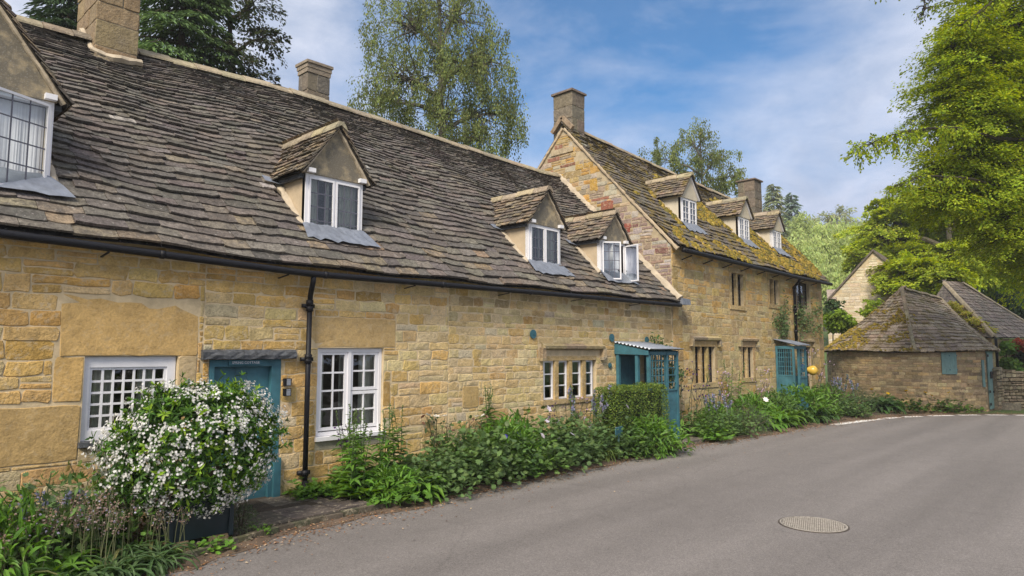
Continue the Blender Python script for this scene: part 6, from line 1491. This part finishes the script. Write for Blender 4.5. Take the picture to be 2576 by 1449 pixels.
# conifer and a dark broadleaf behind the left chimney
def conifer(name,label,base,height,spread,cols,seed,nb=60,droop=.35,z0=.12,spray=.5,npt=110,leaf=.09,prof=.85,lean=0):
    rs=np.random.RandomState(seed);base=np.array(base,float);t=thing(name,base,label,'tree');tk=MB();cr=MB()
    tk.tube([base,base+(0,0,height*.5),base+(0,0,height)],[height*.022,height*.012,.02],8,(.075,.06,.045))
    for i in range(nb):
        f=z0+(1-z0)*(i+rs.uniform(0,1))/nb;z=height*f;R_=spread*(1-f)**prof*rs.uniform(.65,1.12)+.15;a=i*2.4+rs.uniform(-.3,.3)
        e=base+np.array((math.cos(a)*R_,math.sin(a)*R_,z-droop*R_*rs.uniform(.5,1.1)));s=base+(0,0,z)
        bp=curve(s,e,(0,0,R_*.16),8,rs,.01*R_);tk.tube(bp,np.linspace(.012+.014*R_,.006,8),4,(.07,.055,.04),cap=False)
        k=int(npt*(.35+R_/spread));tt=rs.uniform(.18,1.03,k);P=np.column_stack([np.interp(np.minimum(tt,1),np.linspace(0,1,8),bp[:,c]) for c in range(3)])
        dx=(e-s)/np.linalg.norm(e-s);sd=np.cross(dx,(0,0,1));w=rs.normal(0,1,k)*spray*(.25+.75*np.sin(np.clip(tt,0,1)*2.6))*min(1,R_/spread*1.6+.2)
        P=P+sd*w[:,None]+np.array((0,0,-1))*(np.abs(w)*.35+rs.uniform(0,.12,k))[:,None]
        D=dx*.8+sd*np.sign(w)[:,None]*.8+.35*rdir(k,rs)+np.array((0,0,-.45));L=leaf*rs.uniform(.7,1.6,k)
        leaves(cr,P,D,np.tile((0,0,1.),(k,1))+.5*rdir(k,rs),L*1.7,L*.42,vcol(k,cols,.25,rs)*(1+.25*rs.uniform(-1,1)),'diamond')
    for nm,mb,ma in (('trunk',tk,'bark'),('crown',cr,'needle')):
        o=bpy.data.objects.new(nm,mb.mesh(nm,M[ma],offset=base));COL.objects.link(o);o.parent=t
conifer('spruce_tree','dark drooping spruce behind the ridge at the big left chimney',foot(420,18.5),15,5.0,[(3,(.075,.125,.045)),(2,(.10,.16,.05)),(1,(.05,.085,.03))],31,170,.36,.2,.55,520,.10,.7)
conifer('spruce_tree','dark spruce at the top left corner behind the gabled dormer',foot(120,19),14,4.2,[(3,(.032,.058,.024)),(2,(.045,.075,.03))],32,130,.36,.2,.5,420,.10,.7)
tree('beech_tree','dark small leaved tree whose sprays hang beside the spruce against the sky',foot(640,20),at(560,-160,20),[lob(520,-40,20,90,70,30),lob(640,10,19.5,50,60,18),lob(660,95,19.5,42,50,15),lob(590,150,19.5,60,45,16),lob(640,190,19.5,45,25,9),lob(560,-120,20,120,60,30)],
 [(3,(.045,.06,.03)),(2,(.06,.08,.035)),(1,(.09,.075,.05))],.10,9500,.42,33,.18,.6,'diamond',.6,(.06,.05,.04),spray=1.7)
# hill woods at the end of the street
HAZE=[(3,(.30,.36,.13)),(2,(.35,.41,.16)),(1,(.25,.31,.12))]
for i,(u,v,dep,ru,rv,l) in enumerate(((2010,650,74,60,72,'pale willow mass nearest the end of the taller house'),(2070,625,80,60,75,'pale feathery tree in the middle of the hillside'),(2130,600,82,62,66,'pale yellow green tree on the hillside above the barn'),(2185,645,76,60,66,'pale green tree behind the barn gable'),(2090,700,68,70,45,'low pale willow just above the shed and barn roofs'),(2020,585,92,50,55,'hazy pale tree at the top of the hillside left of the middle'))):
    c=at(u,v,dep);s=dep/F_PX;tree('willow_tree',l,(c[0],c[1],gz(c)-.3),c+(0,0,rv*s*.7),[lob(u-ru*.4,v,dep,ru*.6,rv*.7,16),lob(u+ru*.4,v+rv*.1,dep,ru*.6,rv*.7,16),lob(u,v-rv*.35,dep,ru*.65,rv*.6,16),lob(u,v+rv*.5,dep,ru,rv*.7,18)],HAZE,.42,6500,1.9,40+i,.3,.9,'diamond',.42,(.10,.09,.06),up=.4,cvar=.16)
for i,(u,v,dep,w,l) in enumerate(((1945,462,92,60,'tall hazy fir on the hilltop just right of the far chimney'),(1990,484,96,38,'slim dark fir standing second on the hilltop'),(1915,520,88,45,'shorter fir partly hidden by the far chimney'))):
    c=at(u,v,dep);b0=gz(c)-.3;conifer('fir_tree',l,(c[0],c[1],b0),c[2]-b0,w*dep/F_PX,[(3,(.20,.24,.13)),(2,(.24,.28,.15)),(1,(.26,.25,.14))] if i!=1 else [(2,(.14,.19,.14)),(1,(.17,.22,.16))],60+i,70,.15,.3,.9,110,.36,.8)  # needle colours lightened to put distance haze into them
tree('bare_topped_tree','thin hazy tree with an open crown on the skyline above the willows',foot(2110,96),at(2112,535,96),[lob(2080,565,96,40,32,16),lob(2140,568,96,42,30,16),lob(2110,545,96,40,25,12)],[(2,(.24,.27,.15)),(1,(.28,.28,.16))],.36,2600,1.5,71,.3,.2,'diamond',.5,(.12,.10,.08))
# big sycamore behind the shed
SYC=[(3,(.24,.31,.032)),(2,(.30,.36,.04)),(1,(.16,.22,.028)),(.8,(.36,.39,.045))]
tree('sycamore_tree','broad bright sycamore spreading over the barn and shed roofs',foot(2395,36),at(2380,520,36),
 [lob(2275,655,37.5,75,40,40),lob(2200,640,38.5,45,40,22),lob(2250,560,38.8,70,45,30),lob(2285,720,33.0,42,26,22),lob(2360,735,33.5,50,22,20),lob(2215,600,38.5,70,60,40),lob(2290,540,38.5,90,70,59),lob(2390,530,39.0,100,75,67),lob(2300,685,33.2,70,45,35),lob(2340,640,38.5,90,60,54),lob(2440,620,38.0,100,70,62),lob(2325,690,33.2,80,38,35),lob(2430,655,36.0,90,50,45),lob(2500,560,39.0,80,80,48),lob(2495,650,38.0,70,50,32)],
 SYC,.15,190000,.9,81,.42,.25,'diamond',.75,(.075,.065,.045),up=.7,flat=1.0,spray=1.5)
tree('dark_tree','dark evergreen tree behind the outbuilding at the right edge',foot(2590,44),at(2570,560,44),[lob(2490,800,44,40,40,16),lob(2520,690,44,70,80,40),lob(2590,640,44,80,110,50),lob(2560,770,42,90,50,36),lob(2490,760,43,40,40,16)],[(3,(.028,.05,.022)),(2,(.04,.07,.028))],.30,15000,1.2,82,.4,.3,'diamond',.6,(.04,.035,.03))
# great lime tree at the right with boughs over the road
LIME=[(3,(.18,.25,.02)),(2,(.24,.30,.024)),(1.2,(.10,.16,.02)),(.9,(.30,.34,.03))]
DB=20
def bough(*p): return [at(*x) for x in p]
tree('lime_tree','great overhanging bright green tree filling the top right corner',np.array((*at(2800,885,21)[:2],-.3)),at(2740,-250,21),
 [lob(2760,60,21.5,110,110,34),lob(2800,300,21.5,120,100,36),lob(2720,-120,21.5,120,90,34),lob(2900,150,22,110,110,34),lob(2700,480,20.5,90,70,26),lob(2860,470,21.5,110,80,30),lob(2840,-60,22,110,100,30),lob(2375,225,18.3,45,40,20),lob(2400,130,18.4,45,45,22),lob(2355,425,18.3,60,32,20),lob(2330,485,18.2,50,28,14),lob(2520,60,19,110,80,64),lob(2450,90,18.7,70,60,45),lob(2415,255,18.5,70,55,45),lob(2400,325,18.3,50,30,19),lob(2440,160,18.5,80,70,53),lob(2560,200,19,110,90,83),lob(2470,290,18.5,100,70,72),lob(2590,340,19,110,90,83),lob(2420,400,18.5,70,40,34),lob(2500,430,18.5,110,70,87),lob(2600,490,19,100,80,76),lob(2430,510,18.5,90,45,53),lob(2540,570,18.5,100,60,68),lob(2620,640,19,70,80,45),lob(2500,-60,19,120,80,64),lob(2620,100,19,90,120,68)],
 LIME,.078,250000,.62,91,.36,.12,'diamond',.6,(.045,.038,.03),up=.8,flat=.85,spray=1.9,
 limbs=[(bough((2620,350,18.5),(2500,350,17.6),(2430,328,17.2),(2390,320,17),(2300,324,16.6),(2220,345,16.3),(2165,372,16)),.055,(95,.55,26,4)),
        (bough((2560,470,18),(2440,450,17.4),(2330,440,17),(2260,465,16.8)),.04,(30,.5,20,4)),
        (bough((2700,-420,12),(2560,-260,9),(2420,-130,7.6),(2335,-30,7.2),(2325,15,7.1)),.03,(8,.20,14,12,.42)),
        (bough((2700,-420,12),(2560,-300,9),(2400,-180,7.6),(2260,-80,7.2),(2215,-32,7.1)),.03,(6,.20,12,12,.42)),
        (bough((2600,-50,18),(2500,0,17.5),(2420,60,17)),.035,(26,.6,16,4))])
# shrubs and hedges among the buildings at the bend
SHRUB=lambda u,v,dep,ru,rv,name,label,cols,n,leaf,seed,cat='shrub':tree(name,label,np.array((*at(u,885,dep)[:2],-.15)),at(u,v,dep),[lob(u,v,dep,ru,rv,26),lob(u-ru*.4,v+rv*.5,dep,ru*.6,rv*.6,14),lob(u+ru*.4,v+rv*.5,dep,ru*.6,rv*.6,14)],cols,leaf,n,.35,seed,.06,.1,'diamond',.65,(.06,.05,.04),cat=cat)
SHRUB(2115,805,30.5,38,24,'garden_shrub','bright yellow green bush between the taller house and the barn',[(2,(.17,.25,.03)),(1,(.12,.19,.025))],3600,.16,101)
SHRUB(2095,775,32.5,18,26,'dark_shrub','small dark bush against the left foot of the barn gable',[(2,(.04,.07,.03)),(1,(.06,.10,.03))],1500,.15,102)
SHRUB(2205,772,31,32,22,'garden_shrub','yellow green sapling in front of the barn window',[(2,(.19,.26,.03)),(1,(.14,.21,.025))],900,.17,103)
SHRUB(2532,905,27,28,52,'garden_hedge','pale green rounded hedge above the dry stone wall',[(3,(.12,.21,.05)),(1,(.16,.24,.06))],4200,.14,104,'hedge')
SHRUB(2585,900,27.5,34,58,'red_tipped_shrub','dark shrub with red new leaves at the right edge above the wall',[(2,(.05,.075,.03)),(1,(.07,.06,.03))],3200,.14,105)
SHRUB(2572,862,27,22,14,'red_tipped_shrub','red topped sprays crowning the dark shrub at the right edge',[(2,(.32,.10,.055)),(1,(.22,.09,.05))],900,.13,106)
P0=at(2440,810,27.3)
tree('roof_fern','yellow green ferny growth in the valley between the shed and outbuilding roofs',np.array((P0[0],P0[1],-.15)),P0,[lob(2392,772,28.5,20,14,16),lob(2420,790,28,24,17,20),lob(2450,812,27.4,24,18,20),lob(2478,832,27,18,14,14)],[(2,(.30,.31,.06)),(1,(.23,.25,.05)),(1,(.34,.28,.08))],.11,4200,.26,107,.05,.1,'diamond',.4,(.06,.05,.04),cat='plant')
# ------------------------------------------------------------------ sky, sun, camera
w=bpy.data.worlds.new('World');SC.world=w;w.use_nodes=True;nt=w.node_tree
SUN=np.array((-.66,-.32,.68));SUN/=np.linalg.norm(SUN)
el=math.asin(SUN[2]);az=math.atan2(SUN[0],SUN[1])
bg=nt.nodes['Background'];sky=N(nt,'ShaderNodeTexSky',sky_type='NISHITA');sky.sun_disc=False;sky.sun_elevation=el;sky.sun_rotation=az;sky.air_density=1.0;sky.dust_density=.6;sky.ozone_density=2.5
tc=N(nt,'ShaderNodeTexCoord').outputs['Generated']
mp=N(nt,'ShaderNodeMapping');mp.inputs['Scale'].default_value=(1.1,1.1,2.2);mp.inputs['Location'].default_value=(.35,.9,.2);nt.links.new(tc,mp.inputs[0])
n1=noise(nt,2.6,8,.56,mp.outputs[0],.5)
n2=noise(nt,9,6,.6,mp.outputs[0],.3)
def dotd(u,v):
    d=at(u,v,10)-np.array((0,0,CAM_H));d/=np.linalg.norm(d);q=N(nt,'ShaderNodeVectorMath',operation='DOT_PRODUCT');nt.links.new(tc,q.inputs[0]);q.inputs[1].default_value=tuple(d);return q.outputs['Value']
clear=ramp(nt,dotd(1520,-260),[(.83,0),(.985,1)])
cl=math_(nt,'ADD',n1.outputs[0],math_(nt,'MULTIPLY',math_(nt,'SUBTRACT',n2.outputs[0],.5),.16))
cl=math_(nt,'SUBTRACT',math_(nt,'ADD',cl,.29),math_(nt,'MULTIPLY',clear,.70))
fac=ramp(nt,cl,[(.05,.08),(.36,.62),(.68,.97)])
ccol=mix(nt,ramp(nt,n2.outputs[0],[(.3,0),(.7,1)]),(2.2,2.45,3.0),(3.3,3.4,3.85))
sz=N(nt,'ShaderNodeSeparateXYZ');nt.links.new(tc,sz.inputs[0]);ccol=mix(nt,1,ccol,mix(nt,ramp(nt,sz.outputs['Z'],[(.05,0),(.45,1)]),(.66,.72,.84),(1,1,1)),'MULTIPLY')
skyc=mix(nt,1,sky.outputs[0],(.16,.41,.55),'MULTIPLY')
out_=mix(nt,fac,skyc,ccol)
nt.links.new(out_,bg.inputs[0]);bg.inputs[1].default_value=.125
sl=bpy.data.lights.new('sun','SUN');sl.energy=2.5;sl.angle=R(22);sl.color=(1,.91,.76)
so=bpy.data.objects.new('sun',sl);COL.objects.link(so)
from mathutils import Vector as V_, Matrix
so.rotation_euler=V_(SUN).to_track_quat('Z','Y').to_euler();so.location=(0,0,30)
cam=bpy.data.cameras.new('camera');cam.sensor_width=36;cam.lens=F_PX/2576*36;cam.clip_end=2000;cam.clip_start=.05
co=bpy.data.objects.new('camera',cam);COL.objects.link(co)
co.matrix_world=Matrix(((RT[0],UP[0],-FW[0],0),(RT[1],UP[1],-FW[1],0),(RT[2],UP[2],-FW[2],CAM_H),(0,0,0,1)))
SC.camera=co
# thin summer haze over the whole valley
bpy.context.view_layer.update();zt=max((o.matrix_world@V_(c)).z for o in bpy.data.objects if o.type=='MESH' for c in o.bound_box)
hb=MB();hb.box(-264,264,-264,264,-1.3,zt+1.5)
hm=bpy.data.materials.new('haze_air');hm.use_nodes=True;hn=hm.node_tree;hn.nodes.remove(hn.nodes['Principled BSDF'])
hv=N(hn,'ShaderNodeVolumePrincipled',Density=.0008);hv.inputs['Color'].default_value=(.92,.94,1,1);hn.links.new(hv.outputs[0],hn.nodes['Material Output'].inputs['Volume'])
mk('haze',hb,hm,kind='stuff')
print('haze top',zt)
SC.view_settings.view_transform='Standard';SC.view_settings.look='None';SC.view_settings.exposure=1.10;SC.view_settings.gamma=1
